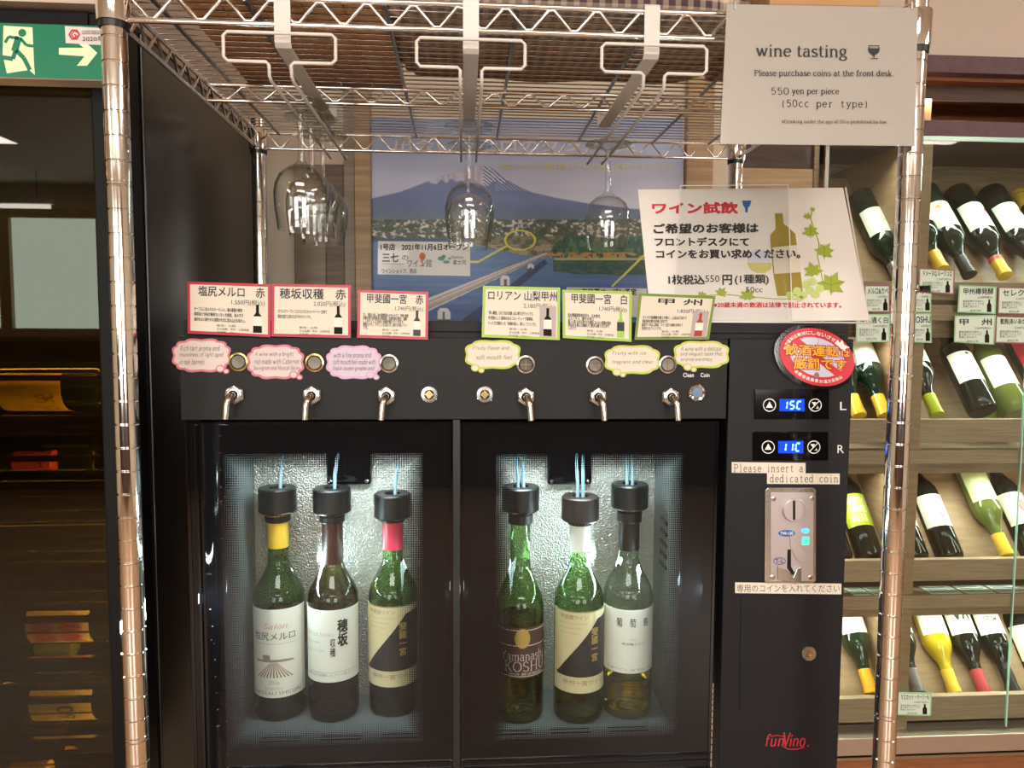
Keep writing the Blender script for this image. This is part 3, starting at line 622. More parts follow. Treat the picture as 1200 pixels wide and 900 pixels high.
# shelves: each a set of wire rods; the bottles lie across them
ys0, ys1 = YG+.08, YW-.06
for k in range(11):
    z = at(60, 442+k*46.5, Y=YG+.1).z
    boxo('shelf_rail', (-1.5, ys0, z-.004), (XCAB-.025, ys0+.008, z+.004), M['steel'], cab)
    if k % 1 == 0:
        for j in range(1, 5):
            boxo('shelf_rail', (-1.5, ys0+j*.09, z-.003), (XCAB-.025, ys0+j*.09+.006, z+.003), M['steel'], cab)
for k in range(2, 11):
    for q in (.0155, .031):
        z = at(60, 442+k*46.5, Y=YG+.1).z-q
        obj('shelf_wire', MB().tube([(-1.5, ys0-.006, z), (XCAB-.025, ys0-.006, z)], .0013, 5), M['steel'], cab)
def cabinet_bottle(px, y_shelf_k, direction, label, glass='bottle_dark', foil='foil_black', lab='label_cream', dY=.0, prints=(), spin=-35):
    z = at(60, 442+y_shelf_k*46.5, Y=YG+.1).z+.0415
    x = at(px, 500, Y=YG+.14+dY).x-(.30 if direction > 0 else 0)
    rot = (0, R_(90)*direction, 0)
    return bottle('wine_bottle', label, 'bottles lying in the tall cabinet', (x, YG+.14+dY, z), rot, glass, foil, (.05, .14, 70, lab) if lab else None, prints, spin=spin, n=20)
# direction +1: mouth to the right, -1: mouth to the left
for a in ((128, 1, -1, 'cabinet bottle with large yellow label carrying ink swirls, on the upper shelf', 'shelf_bottle_dark', 'foil_black', 'label_yellow', 0, [('printed_swirl', ser('el se', .05), (-30, .10, 20, .06), 'ink')]),
          (30, 1, 1, 'dark cabinet bottle without label lying beside the yellow-labelled one, upper shelf', 'shelf_bottle_dark', 'foil_black', None, 0, []),
          (62, 3, 1, 'cabinet bottle with round cream base label below the glare streak', 'shelf_bottle_dark', 'foil_red', 'label_cream', 0.02, []),
          (118, 3, -1, 'cabinet bottle with red capsule next to the door frame, third shelf', 'shelf_bottle_dark', 'foil_red', None, 0.06, []),
          (66, 5, 1, 'cabinet bottle with small yellow paper strip, middle shelf', 'shelf_bottle_dark', 'foil_yellow', 'label_yellow', .02, []),
          (132, 5, -1, 'cabinet bottle in bare dark glass, middle shelf near the door frame', 'shelf_bottle_dark', 'foil_black', None, 0.02, []),
          (150, 6.7, -1, 'cabinet bottle with pink patterned lower label beside the door frame', 'shelf_bottle_dark', 'foil_black', 'label_cream', 0, [('printed_pattern', K('◎◎◎◎◎\n◎◎◎◎◎', .03), (-10, .13, 50, .06), 'foil_pinkred')]),
          (58, 6.7, 1, 'dark unlabelled cabinet bottle left of the pink patterned one', 'shelf_bottle_dark', 'foil_brown', None, .04, []),
          (78, 8, 1, 'cabinet bottle with greenish gold capsule, lower middle shelf', 'shelf_bottle_dark', 'foil_green', 'label_cream', 0.04, []),
          (150, 8.6, -1, 'cabinet bottle whose cream label shows a looping numeral', 'shelf_bottle_dark', 'foil_black', 'label_cream', 0, [('printed_numeral', K('60'), (-5, .1, 35, .075), 'ink')]),
          (60, 9.6, 1, 'cabinet bottle with brown capsule on the lowest visible shelf', 'shelf_bottle_dark', 'foil_brown', 'label_cream', .03, []),
          (40, 11.2, 1, 'cabinet bottle with gold label right at the bottom edge of the picture', 'shelf_bottle_dark', 'foil_yellow', 'label_yellow', 0, [])):
    px, k, d, l, g, f, lb, dy, prn = a
    cabinet_bottle(px, round(k), d, l, g, f, lb, dy, prn)

# exit sign in front of the cabinet head
YE = .965
P = vplane(YE)
ex = empty('exit_sign', P.px(40, 93), 'green illuminated running man exit sign with arrow, above the tall cabinet door', 'sign')
a = P.px(-60, 24); b_ = P.px(122, 94)
boxo('sign_box', (a.x, YE+.001, b_.z), (b_.x, YE+.033, a.z), M['white_enamel'], ex, .002)
M['exit_green'] = mat('exit_green', (8, 104, 74), .3, emit=(10, 110, 78), es=.28); M['exit_white'] = mat('exit_white', (190, 205, 160), .4, emit=(200, 215, 170), es=.35)
boxo('green_face', (a.x+.001, YE-.0005, b_.z+.001), (b_.x-.001, YE+.001, a.z-.001), M['exit_green'], ex)
prt('white_field', P, [[(4, 30), (38, 32), (40, 76), (41, 88), (34, 82), (8, 86), (3, 64)]], M['exit_white'], ex, .0008)
prt('arrow', P, [[(69, 56), (98, 56), (88, 48), (99, 48), (114, 62), (102, 77), (90, 77), (99, 66), (69, 64)]], M['exit_white'], ex, .0008)
prt('running_man', P, [disc_pts(26, 38.5, 4.6, 4.6)] + line_pts([(22, 43), (17, 60)], 8)+line_pts([(22, 45), (10, 43), (6, 50)], 3.4)+line_pts([(24, 45), (31, 53), (39, 54)], 3.4)+line_pts([(19, 59), (28, 68), (35, 82)], 5)+line_pts([(18, 60), (15, 69), (2, 67)], 5), M['exit_green'], ex, .0012)
st = sheet('award_sticker', P, [(76, 30.5), (122, 33), (122, 53), (77, 50.5)], M['paper'], ex, .0003, .0011)
prt('award_emblem', P, [disc_pts(87, 40.5, 7, 7, 6)], M['red_print'], st, .0016)
prt('award_emblem', P, [disc_pts(87, 40.5, 4.6, 4.6, 6)], M['paper'], st, .0019)
prt('award_emblem', P, line_pts([(91, 38), (87, 36), (83.5, 40.5), (87, 45), (90, 42), (87, 40.5)], 1.6), M['red_print'], st, .0022)
prt('lettering', P, [(K('GOOD DESIGN AWARD'), (96, 35.5, 131, 40)), (K('2020年度'), (96.5, 42, 131, 48.5))], M['ink'], st, .0022)

# ================================================================== WIRE RACK
YF, YR = .825, 1.375
XLp, XRp = -.366, .507
ZS = 1.5+.3233                # lower rod of the shelf edge trusses
rack = empty('wire_rack', ((XLp+XRp)/2, (YF+YR)/2, 0), 'chrome wire shelving rack that stands around the dispenser', 'shelf rack')
def post_profile(r, z0, z1):
    p = [(0, z0), (r, z0)]; z = math.ceil(z0/.0254)*.0254; i = 0
    while z < z1-.003:
        p += [(r, z-.0013), (r-.0009, z-.0004), (r-.0009, z+.0004), (r, z+.0013)]
        if i % 8 == 0: p += [(r, z+.0036), (r-.0008, z+.0042), (r-.0008, z+.0048), (r, z+.0054)]
        z += .0254; i += 1
    return p+[(r, z1), (0, z1)]
for x in (XLp, XRp):
    for y in (YF, YR):
        T = Matrix.Translation((x, y, 0))
        obj('post', MB().lathe(post_profile(.0127, .02, ZS+.05), 32, T), M['chrome'], rack)
        obj('foot', MB().lathe([(.009, 0), (.014, 0), (.014, .02), (.009, .02)], 16, T), M['black_plastic'], rack)
        zt_ = ZS+.034
        obj('corner_collar', MB().lathe([(.0129, ZS-.004), (.0165, ZS-.004), (.0172, zt_), (.0165, zt_+.002), (.0129, zt_+.002)], 28, T), M['chrome'], rack)
        obj('plastic_sleeve', MB().lathe([(.0128, ZS-.010), (.0146, ZS-.010), (.0150, ZS-.003), (.0128, ZS-.003)], 28, T), M['black_plastic'], rack)
def zig(p0, p1, z0, z1, n, r=.0019):
    P0, P1 = Vector(p0), Vector(p1); pts = []
    for i in range(n+1):
        q = P0.lerp(P1, i/n); d = (P1-P0)/n
        zz = z0 if i % 2 else z1
        for s in (-.13, .13):
            if 0 <= i+s <= n: pts.append(tuple((q+d*s))[:2]+(zz,))
    return MB().tube(pts, r, 6)
def truss(p0, p1, n, name='truss', h=.027):
    a, b = Vector(p0), Vector(p1)
    obj(name+'_rod', MB().tube([a+Vector((0, 0, 0)), b], .0030, 10), M['chrome'], rack)
    obj(name+'_rod', MB().tube([a+Vector((0, 0, h)), b+Vector((0, 0, h))], .0030, 10), M['chrome'], rack)
    obj(name+'_zigzag', zig(p0, p1, a.z+.003, a.z+h-.003, n), M['chrome'], rack)
truss((XLp+.014, YF, ZS), (XRp-.014, YF, ZS), 34)
truss((XLp+.014, YR, ZS), (XRp-.014, YR, ZS), 34)
truss((XLp, YF+.014, ZS), (XLp, YR-.014, ZS), 22)
truss((XRp, YF+.014, ZS), (XRp, YR-.014, ZS), 22)
ym = (YF+YR)/2+.0
truss((XLp+.004, ym, ZS+.001), (XRp-.004, ym, ZS+.001), 34, 'middle_truss', .022)
ZT = ZS+.031
w0 = obj('shelf_wire', MB().tube([(XLp, YF+.012, ZT), (XRp, YF+.012, ZT)], .0011, 6), M['wire_chrome'], rack)
nW = 31
for i in range(1, nW):
    c = w0.copy(); COL.objects.link(c); c.parent = rack; c.location = (0, (YR-YF-.024)*i/(nW-1), 0); ORG[c.name] = ORG[w0.name]
for xx in (-.330, -.232, -.085, .060, .210, .350, .455):
    obj('cross_strut', MB().tube([(xx, YF, ZT-.005), (xx, YR, ZT-.005)], .0026, 8), M['chrome_dull'], rack)
# lower shelf that carries the machine
ZL = .845
for y in (YF, YR):
    obj('lower_shelf_rod', MB().tube([(XLp+.014, y, ZL-.004), (XRp-.014, y, ZL-.004)], .0028, 8), M['chrome'], rack)
    obj('lower_shelf_rod', MB().tube([(XLp+.014, y, ZL-.031), (XRp-.014, y, ZL-.031)], .0028, 8), M['chrome'], rack)
for x in (XLp, XRp): obj('lower_shelf_rod', MB().tube([(x, YF+.014, ZL-.004), (x, YR-.014, ZL-.004)], .0028, 8), M['chrome'], rack)
wl = MB()
for i in range(26): y = YF+.02+(YR-YF-.04)*i/25; wl.tube([(XLp, y, ZL-.002), (XRp, y, ZL-.002)], .0016, 5)
obj('lower_shelf_wires', wl, M['chrome'], rack, kind='stuff')

# things lying on the top shelf
ZTop = ZT+.002
cr = empty('wooden_crate', (-.20, 1.0, ZTop), 'brown wooden crate on the shelf top, left of the plaid cloth', 'crate')
xc0, xc1 = -.312, -.088
for k in range(5):
    xa = xc0+(xc1-xc0)*k/5; boxo('bottom_board', (xa+.0008, YF+.012, ZTop), (xa+(xc1-xc0)/5-.0008, 1.12, ZTop+.01), M['crate_wood'] if 'crate_wood' in M else M.setdefault('crate_wood', wood('crate_wood', (214, 158, 112), (234, 184, 138), (14, 1, 1), .5, 5)), cr)
for (a, b_) in (((xc0, YF+.012, ZTop+.0105), (xc1, YF+.022, ZTop+.12)), ((xc0, 1.11, ZTop+.0105), (xc1, 1.12, ZTop+.12)), ((xc0, YF+.0225, ZTop+.0105), (xc0+.01, 1.1095, ZTop+.12)), ((xc1-.01, YF+.0225, ZTop+.0105), (xc1, 1.1095, ZTop+.12))):
    boxo('side_board', a, b_, M['crate_wood'], cr, .001)
# plaid cloth: shader of crossing bands
m, N, L = nodes('plaid'); b = N['Principled BSDF']; b.inputs['Roughness'].default_value = .95
tc = N.new('ShaderNodeTexCoord'); sx = N.new('ShaderNodeSeparateXYZ'); L.new(tc.outputs['Object'], sx.inputs[0])
def band(sock, freq, thr):
    a = N.new('ShaderNodeMath'); a.operation = 'MULTIPLY'; a.inputs[1].default_value = freq; L.new(sock, a.inputs[0])
    f = N.new('ShaderNodeMath'); f.operation = 'FRACT'; L.new(a.outputs[0], f.inputs[0])
    g = N.new('ShaderNodeMath'); g.operation = 'LESS_THAN'; g.inputs[1].default_value = thr; L.new(f.outputs[0], g.inputs[0]); return g.outputs[0]
b1, b2 = band(sx.outputs[0], 70, .45), band(sx.outputs[1], 70, .45)
b3 = band(sx.outputs[2], 70, .45)
ad = N.new('ShaderNodeMath'); L.new(b1, ad.inputs[0]); L.new(b2, ad.inputs[1])
ad2 = N.new('ShaderNodeMath'); L.new(ad.outputs[0], ad2.inputs[0]); L.new(b3, ad2.inputs[1])
dv = N.new('ShaderNodeMath'); dv.operation = 'DIVIDE'; dv.inputs[1].default_value = 3; L.new(ad2.outputs[0], dv.inputs[0])
cr_ = N.new('ShaderNodeValToRGB'); cr_.color_ramp.elements[0].color = lin((80, 62, 68)); cr_.color_ramp.elements[1].color = lin((206, 184, 164)); cr_.color_ramp.elements[1].position = .9
L.new(dv.outputs[0], cr_.inputs[0]); L.new(cr_.outputs[0], b.inputs['Base Color']); M['plaid'] = m
# cloth-covered basket: a lumpy padded bottom with a drooping hem
def cloth_lump(x0, x1, y0, y1, z0, h, nx=48, ny=30):
    mb = MB(); rnd = random.Random(3); ph = [rnd.uniform(0, 6) for _ in range(6)]
    def edge(u): return 1+.035*math.sin(u*9+ph[0])+.02*math.sin(u*23+ph[1])
    top = []; bot = []
    for j in range(ny+1):
        for i in range(nx+1):
            u, v = i/nx*2-1, j/ny*2-1
            # squircle footprint
            k = 1/max(1e-6, (abs(u)**6+abs(v)**6)**(1/6)) * max(abs(u), abs(v)) if (u or v) else 1
            X = (x0+x1)/2+u*k*(x1-x0)/2*edge(v*3); Y = (y0+y1)/2+v*k*(y1-y0)/2*(1+.05*math.sin(u*7+ph[2]) if v > 0 else 1)
            e = max(abs(u), abs(v)); fold = .0035*math.sin(X*60+ph[3]+2*math.sin(Y*25))+.002*math.sin(Y*90+ph[4])
            bot.append((X, Y, z0+.0005+max(0, fold)*(1-e)+ .012*max(0, e-.9)*10*.3)); top.append((X, Y, z0+h*(1-e**8*.75)+fold))
    W = nx+1; f = []; n = len(bot)
    for j in range(ny):
        for i in range(nx):
            a = j*W+i; f.append((a, a+W, a+W+1, a+1)); f.append((n+a, n+a+1, n+a+W+1, n+a+W))
    rim = [i for i in range(W)]+[j*W+nx for j in range(1, ny+1)]+[ny*W+i for i in range(nx-1, -1, -1)]+[j*W for j in range(ny-1, 0, -1)]
    for a, c in zip(rim, rim[1:]+rim[:1]): f.append((a, c, n+c, n+a))
    return mb.add(bot+top, f, True)
bk_ = empty('cloth_covered_basket', (.15, 1.0, ZTop), 'wide basket wrapped in dark blue and brown plaid cloth on the shelf top', 'basket')
obj('plaid_cloth', cloth_lump(-.082, .335, YF+.012, 1.09, ZTop, .10), M['plaid'], bk_)
hd = MB().tube([(-.0, 1.0, ZTop+.08)]+[(.13-.13*math.cos(R_(a)), 1.0, ZTop+.08+.1*math.sin(R_(a))) for a in range(15, 180, 15)]+[(.26, 1.0, ZTop+.08)], .006, 8)
obj('handle', hd, M['board_tan'], bk_)
tb = empty('tan_box', (.41, 1.0, ZTop), 'tan wooden tray on the shelf top behind the paper notice', 'tray')
boxo('tray_base', (.343, YF+.012, ZTop), (.470, 1.06, ZTop+.008), M['tray_wood'] if 'tray_wood' in M else M.setdefault('tray_wood', wood('tray_wood', (168, 126, 80), (192, 150, 100), (2, 10, 1), .5, 5)), tb)
for (a, b_) in (((.343, YF+.012, ZTop+.0085), (.470, YF+.02, ZTop+.05)), ((.343, 1.052, ZTop+.0085), (.470, 1.06, ZTop+.05)), ((.343, YF+.0205, ZTop+.0085), (.351, 1.0515, ZTop+.05)), ((.462, YF+.0205, ZTop+.0085), (.470, 1.0515, ZTop+.05))):
    boxo('tray_side', a, b_, M['tray_wood'], tb, .001)

# ------------------------------------------------------------------ stemware hangers and glasses
YH = .812
def hanger(xc, label):
    p0 = vplane(YH).px(xc, 60); x = p0.x; t = empty('glass_hanger', (x, YH, ZS-.05), label, 'glass hanger', 'white glass hangers on the top shelf')
    h = lambda py: vplane(YH).px(xc, py).z
    xl, xr = x-.0575, x+.0575; yr = 1.17
    zt_, zb_, zr = ZS-.015, ZS-.0445, ZS-.052
    # flat strip hooked over the front truss, running back under the shelf
    mb = MB(); w_ = .0085; path = [(YF+.006, ZS+.031), (YF-.001, ZS+.0335), (YF-.0045, ZS+.031), (YF-.0045, ZS-.020), (YF+.0, ZS-.024), (1.10, ZS-.024), (1.105, ZS-.018), (1.105, ZS-.004)]
    n = len(path); fr = [(x-w_, y, z) for y, z in path]; vs = []
    for (y, z) in path: vs += [(x-w_, y, z), (x+w_, y, z), (x+w_, y+.0012, z+.0012), (x-w_, y+.0012, z+.0012)]
    fs = []
    for i in range(n-1):
        for k in range(4): a, b2_ = i*4+k, i*4+(k+1) % 4; fs.append((a, b2_, b2_+4, a+4))
    fs += [(0, 3, 2, 1), (4*n-4, 4*n-3, 4*n-2, 4*n-1)]
    mb.add(vs, fs); obj('strip', mb, M['white_enamel'], t)
    g = .0115; r = .0019
    for s in (-1, 1):
        e = x+s*.0575; c = .004
        pts = [(x, YH-.004, zt_), (e-s*c, YH-.004, zt_), (e, YH-.004, zt_-c), (e, YH-.004, zb_+c), (e-s*c, YH-.004, zb_), (x+s*(g+.003), YH-.004, zb_), (x+s*g, YH-.004, zb_-.003), (x+s*g, YH-.002, zr-.006), (x+s*g, YH+.006, zr-.009), (x+s*g, yr, zr-.009), (x+s*g, yr+.004, zr-.005)]
        obj('wire_rail', MB().tube(pts, r, 8), M['white_enamel'], t)
    return x, zr-.009
def wine_glass(x, y, z, label, group):
    """hangs upside down by its foot: z is the rail height"""
    o = None; T = Matrix.Translation((x, y, z+.0022))
    out = [(0, .0042), (.004, .0042), (.018, .003), (.0325, .0014), (.033, .0007), (.0325, 0), (.022, -.0005), (.007, -.003), (.0043, -.008), (.0037, -.02), (.0037, -.058), (.0046, -.065), (.009, -.0700), (.018, -.0745), (.0262, -.082), (.0308, -.092), (.0325, -.104), (.0318, -.120), (.0292, -.138), (.0283, -.1462), (.0279, -.1462)]
    inn = [(.0287, -.137), (.0312, -.120), (.0318, -.104), (.0300, -.0925), (.0254, -.0832), (.0172, -.0758), (.007, -.0722), (0, -.0716)]
    o = empty('wine_glass', (x, y, z+.0022), label, 'wine glass', group)
    obj('glass', MB().lathe(out+inn, 40, T), M['wine_glass'], o)
grp = 'tasting glasses hanging upside down'
x, z = hanger(329, 'white wire glass hanger nearest the tall cabinet, carrying three glasses')
for y, l in ((.905, 'hanging wine glass nearest the viewer on the hanger by the tall cabinet'), (.965, 'middle one of three wine glasses on the hanger by the tall cabinet'), (1.045, 'rearmost wine glass on the hanger by the tall cabinet')): wine_glass(x, y, z, l, grp)
x, z = hanger(552, 'white wire glass hanger in the middle, in front of the plaid cloth')
wine_glass(x, .985, z, 'front wine glass on the middle hanger, in front of the mountain peak', grp); wine_glass(x-.001, 1.085, z, 'rear wine glass on the middle hanger, partly behind the front one', grp)
x, z = hanger(766, 'white wire glass hanger beside the paper notice, carrying a single glass')
wine_glass(x, 1.06, z, 'single wine glass hanging next to the tasting sign', grp)

# ================================================================== POSTER of the mountain and lake
YP = YW-.004; P = vplane(YP)
po = empty('poster', P.px(617, 378), 'large poster of a snow-capped mountain above a lake and bridge, fixed to the wall behind', 'poster')
sheet('poster_sheet', P, [(432, 137), (801, 141), (801, 380), (432, 379)], M['paper'], po, .002)
def poster_print():
    X0, X1, Y0, Y1 = 433, 800, 139, 378; nx, ny = 440, 290
    xs = np.linspace(X0, X1, nx); ys = np.linspace(Y0, Y1, ny); X, Y = np.meshgrid(xs, ys)
    rng = np.random.RandomState(5)
    def noise(sc_x, sc_y=None, seed=0):
        sc_y = sc_y or sc_x; r = np.random.RandomState(seed); gw, gh = int((X1-X0)/sc_x)+3, int((Y1-Y0)/sc_y)+3; g = r.rand(gh, gw)
        fx = (X-X0)/sc_x; fy = (Y-Y0)/sc_y; ix = fx.astype(int); iy = fy.astype(int); tx = fx-ix; ty = fy-iy; tx = tx*tx*(3-2*tx); ty = ty*ty*(3-2*ty)
        return (g[iy, ix]*(1-tx)+g[iy, ix+1]*tx)*(1-ty)+(g[iy+1, ix]*(1-tx)+g[iy+1, ix+1]*tx)*ty
    col = np.zeros(X.shape+(3,))
    def mix(mask, c): 
        mask = np.clip(mask, 0, 1)[..., None]; col[:] = col*(1-mask)+np.array(c, float)*mask
    t = np.clip((Y-139)/100, 0, 1)[..., None]
    col[:] = np.array((112, 138, 196))*(1-t)+np.array((192, 188, 205))*t
    mix(.35*noise(60, 9, 1)*(X > 600), (205, 200, 212)); mix(.25*noise(40, 5, 2), (150, 165, 205))
    # mountain
    rx = [432, 470, 495, 515, 532, 545, 556, 562, 570, 578, 590, 604, 622, 650, 690, 740, 800]; ry = [233, 224, 214.5, 207.5, 202.5, 197.5, 193.5, 194.5, 193.8, 197.5, 207, 216, 224.5, 231, 238, 244, 249]
    ridge = np.interp(X, rx, ry); body = np.clip((Y-ridge)/1.2, 0, 1)
    mix(body, (86, 98, 146)); mix(body*np.clip((Y-235)/25, 0, 1), (92, 110, 118)); mix(body*.4*noise(7, 4, 3), (70, 84, 128))
    snowline = 213+8*noise(6, 300, 4)-np.abs(X-566)*.06; sn = body*np.clip((snowline-Y)/2, 0, 1)
    streak = noise(3.2, 14, 6)
    mix(sn*(X < 566)*(.45+.5*streak), (206, 190, 206)); 
    sx_ = X-(Y-194)*1.25; st = (np.sin(sx_*1.25+2*noise(9, 9, 8)) > .35)
    mix(sn*(X >= 566)*st*.85, (225, 228, 240)); mix(body*np.clip((225-Y)/3, 0, 1)*(X >= 580)*(sn == 0)*st*.35, (205, 210, 230))
    # town band
    tb_ = np.clip((Y-256.5)/1.5, 0, 1); mix(tb_, (78, 84, 70)); s1 = noise(4.2, 3, 9)*noise(2.1, 1.8, 10); mix(tb_*(s1 > .30)*(X < 800), (178, 168, 160)); mix(tb_*(s1 > .44), (212, 204, 196))
    mix(tb_*(noise(8, 5, 12) > .62)*.8, (50, 66, 44))
    # lake
    shore = np.interp(X, [432, 500, 545, 575, 600, 640, 656, 800], [279, 279, 280, 291, 296, 303, 292, 292])
    lk = np.clip((Y-shore)/1.0, 0, 1); tt = np.clip((Y-280)/90, 0, 1)[..., None]
    lake = np.array((92, 122, 172))*(1-tt)+np.array((34, 66, 128))*tt; m_ = lk[..., None]; col[:] = col*(1-m_)+lake*m_
    mix(lk*.35*noise(50, 3, 13), (120, 148, 190)); mix(lk*np.clip((286-Y)/6, 0, 1)*(X < 545), (48, 62, 84))
    # land by the bridge head
    ld = ((X > 546)*(X < 664)*(Y > 277)*(Y < shore)); mix(ld*1., (120, 112, 84)); mix(ld*(noise(5, 4, 14) > .5), (72, 84, 56)); mix(ld*(Y > 287)*(noise(9, 3, 15) > .45), (160, 140, 112))
    # forest peninsula and its reflection
    tp = np.interp(X, [643, 650, 665, 690, 720, 760, 800], [300, 283, 276, 275, 278, 275, 272])+2.5*noise(5, 300, 16)
    fo = ((X > 644)*(Y > tp)*(Y < 302)); mix(fo*1., (40, 76, 58)); mix(fo*(noise(4, 7, 17) > .55), (66, 104, 70)); mix(fo*(Y > 296)*(noise(5, 3, 18) > .4), (172, 128, 66)); mix(fo*(noise(3, 5, 19) > .8), (28, 54, 44))
    sh2 = ((X > 650)*(Y >= 302)*(Y < 305)); mix(sh2*.9, (176, 170, 120))
    rf = ((X > 648)*(Y >= 304.5)*(Y < 320+5*noise(12, 300, 20)-np.abs(X-730)*.05)); mix(rf*.85, (34, 66, 50)); mix(rf*(noise(6, 2, 21) > .6)*.6, (76, 96, 66))
    # bridge: deck, railing, shadow and piers
    def seg(ax, ay, bx, by, w0, w1):
        dx, dy = bx-ax, by-ay; L2 = dx*dx+dy*dy; u = ((X-ax)*dx+(Y-ay)*dy)/L2; d = np.abs((X-ax)*dy-(Y-ay)*dx)/math.sqrt(L2); return (u >= 0)*(u <= 1)*(d < w0+(w1-w0)*u), u, ((X-ax)*dy-(Y-ay)*dx)/math.sqrt(L2)
    k, u, d = seg(546, 380, 640, 306, 7, 3); mix(k*.8, (24, 38, 72))
    k, u, d = seg(490, 362, 641, 297, 7.5, 1.6); mix(k*1., (206, 202, 200)); w_ = 7.5-5.9*u
    mix(k*(np.abs(d) < w_*.62), (168, 152, 142)); mix(k*(np.abs(d-w_*.1) < .35), (225, 222, 218)); mix(k*(np.abs(d+w_*.66) < .5), (110, 110, 120))
    for (cx, y0, y1, hw) in ((520, 361, 377, 7.5), (592, 323, 337, 5.6), (622, 309, 317, 3.8)):
        mk = (np.abs(X-cx) < hw)*(Y > y0+np.maximum(0, np.abs(X-cx)-hw*.55)*1.2)*(Y < y1); mix(mk*1., (214, 216, 220)); mix(mk*(np.abs(X-cx) < 1.6)*(Y > y0+4), (92, 72, 66)); mix((np.abs(X-cx) < hw)*(Y >= y1-2.5)*(Y < y1)*1., (60, 62, 74))
    # yellow ellipse and pointer lines
    e = np.hypot((X-609.5)/17.5, (Y-281.5)/11.3); mix((np.abs(e-1) < .075), (226, 218, 60))
    for a_ in ((594, 288, 560, 307), (756, 298, 717, 336)): k, u, d = seg(*a_, 1.1, 1.1); mix(k*1., (222, 216, 60))
    k, u, d = seg(549, 307, 561, 307, 1.1, 1.1); mix(k*1., (222, 216, 60))
    lf = np.clip(col/255, 0, 1)**.84; lf = np.where(lf <= .04045, lf/12.92, ((lf+.055)/1.055)**2.4)
    # rays through the pixel grid
    rx_ = np.array(RT)[None, None]*((X-600)/FPX)[..., None]+np.array(UPV)[None, None]*((450-Y)/FPX)[..., None]+np.array(FWD)[None, None]
    tt = (YP-.0004)/rx_[..., 1]; V = np.array(CAM)+rx_*tt[..., None]-np.array(ORG[po.name])
    idx = np.arange(nx*ny).reshape(ny, nx); F = np.stack([idx[:-1, :-1], idx[1:, :-1], idx[1:, 1:], idx[:-1, 1:]], -1).reshape(-1, 4)
    me = bpy.data.meshes.new('printed_picture'); me.from_pydata(V.reshape(-1, 3).tolist(), [], F.tolist())
    ca = me.color_attributes.new('print', 'FLOAT_COLOR', 'POINT'); ca.data.foreach_set('color', np.concatenate([lf.reshape(-1, 3), np.ones((nx*ny, 1))], 1).ravel())
    me.materials.append(vcol('poster_ink', .42)); o = bpy.data.objects.new('printed_picture', me); COL.objects.link(o); o.parent = po; ORG[o.name] = ORG[po.name]
poster_print()
prt('heading', P, [(K('出会い富士ロのグラス  夫', .02), (462, 163, 745, 178))], M['poster_white'] if 'poster_white' in M else M.setdefault('poster_white', mat('poster_white', (206, 206, 214), .5)), po, .001)
prt('yellow_caption', P, [(K('本店～ワイン～河口湖  (ワインショップ&テイスティング)', .01), (584, 192, 788, 200.5))], M['caption'] if 'caption' in M else M.setdefault('caption', mat('caption', (205, 196, 84), .5)), po, .001)
lab = sheet('pasted_label', P, [(443, 282.5), (551, 284), (551, 323.5), (442.5, 321.5)], M['paper'], po, .0006, .0014)
prt('lettering', P, [(K('1号店　2021年11月6日オープン', .03), (446, 285.5, 548.5, 293.5)), (K('三七', .02), (448, 296.5, 467, 307)), (K('の', 0), (471, 299, 478.5, 305)), (K('ワイン館', 0), (477, 304, 506, 313)), (K('ワインショップ、西浜', .01), (447.5, 315, 488, 320.5))] + line_pts([(448, 309), (474, 309.4)], .4), M['ink'], lab, .002)
prt('glass_emblem', P, [disc_pts(495, 300.5, 3.6, 4.6), [(494.5, 304), (495.6, 304), (495.6, 311), (494.5, 311)], disc_pts(495, 311.5, 3, .7)], mat('emblem_orange', (205, 110, 50), .5), lab, .0022)
prt('leaf_emblem', P, [disc_pts(517, 303, 4, 2.6), disc_pts(523, 307, 4, 2), disc_pts(520, 300.5, 2.4, 2), disc_pts(527, 303, 1.6, 1.2)], mat('emblem_teal', (110, 160, 150), .5), lab, .0022)
prt('lettering', P, [(K('Nishihama'), (529, 299.5, 543, 303)), (K('富士河', .01), (531, 304.5, 546, 310))], M['ink_grey'], lab, .002)
lab2 = sheet('pasted_label', P, [(664, 336.5), (758, 338), (758, 372), (664, 370)], M['paper'], po, .0006, .0014)
prt('lettering', P, [(K('2022年初夏オープン予定', .03), (667, 338, 746, 346))], M['ink'], lab2, .002)

# ================================================================== WINE DISPENSER
YM = .95; PM = vplane(YM)
c_ = lambda x, y, Y=YM: at(x, y, Y=Y)
xm0, xms, xm1 = c_(211, 440).x, c_(853.5, 440).x, c_(999, 440).x
zpt, zpb = c_(540, 396).z, c_(540, 491.5).z
z0 = ZL+.001
zl = c_(500, 376).z
mc = empty('wine_dispenser', ((xm0+xm1)/2, YM, z0), 'black six-bottle coin-operated wine tasting dispenser in the middle of the rack', 'wine dispenser')
# body shell: sides, back, top, floor, divider
YBk = 1.32
boxo('side_panel', (xm0, YM+.03, z0), (xm0+.012, YBk, zl-.0145), M['panel_black'], mc)
boxo('side_panel', (xm1-.012, YM+.0305, z0), (xm1, YBk, zl-.0145), M['column_black'], mc)
boxo('back_panel', (xm0+.0125, YBk-.012, z0), (xm1-.0125, YBk, zl-.0145), M['black_plastic'], mc)
boxo('top_panel', (xm0, YM+.014, zl-.014), (xm1, YBk, zl), M['panel_black'], mc, .001)
boxo('top_fascia', (xm0+.001, YM+.014, zpt-.005), (xm1-.001, YM+.0295, zl-.0145), M['panel_black'], mc)
boxo('front_panel', (xm0, YM, zpb), (xms-.0015, YM+.0295, zpt), M['panel_black'], mc, .0008)
# control column
boxo('control_column', (xms+.001, YM, z0), (xm1, YM+.0295, zpt+.001), M['column_black'], mc, .0015)
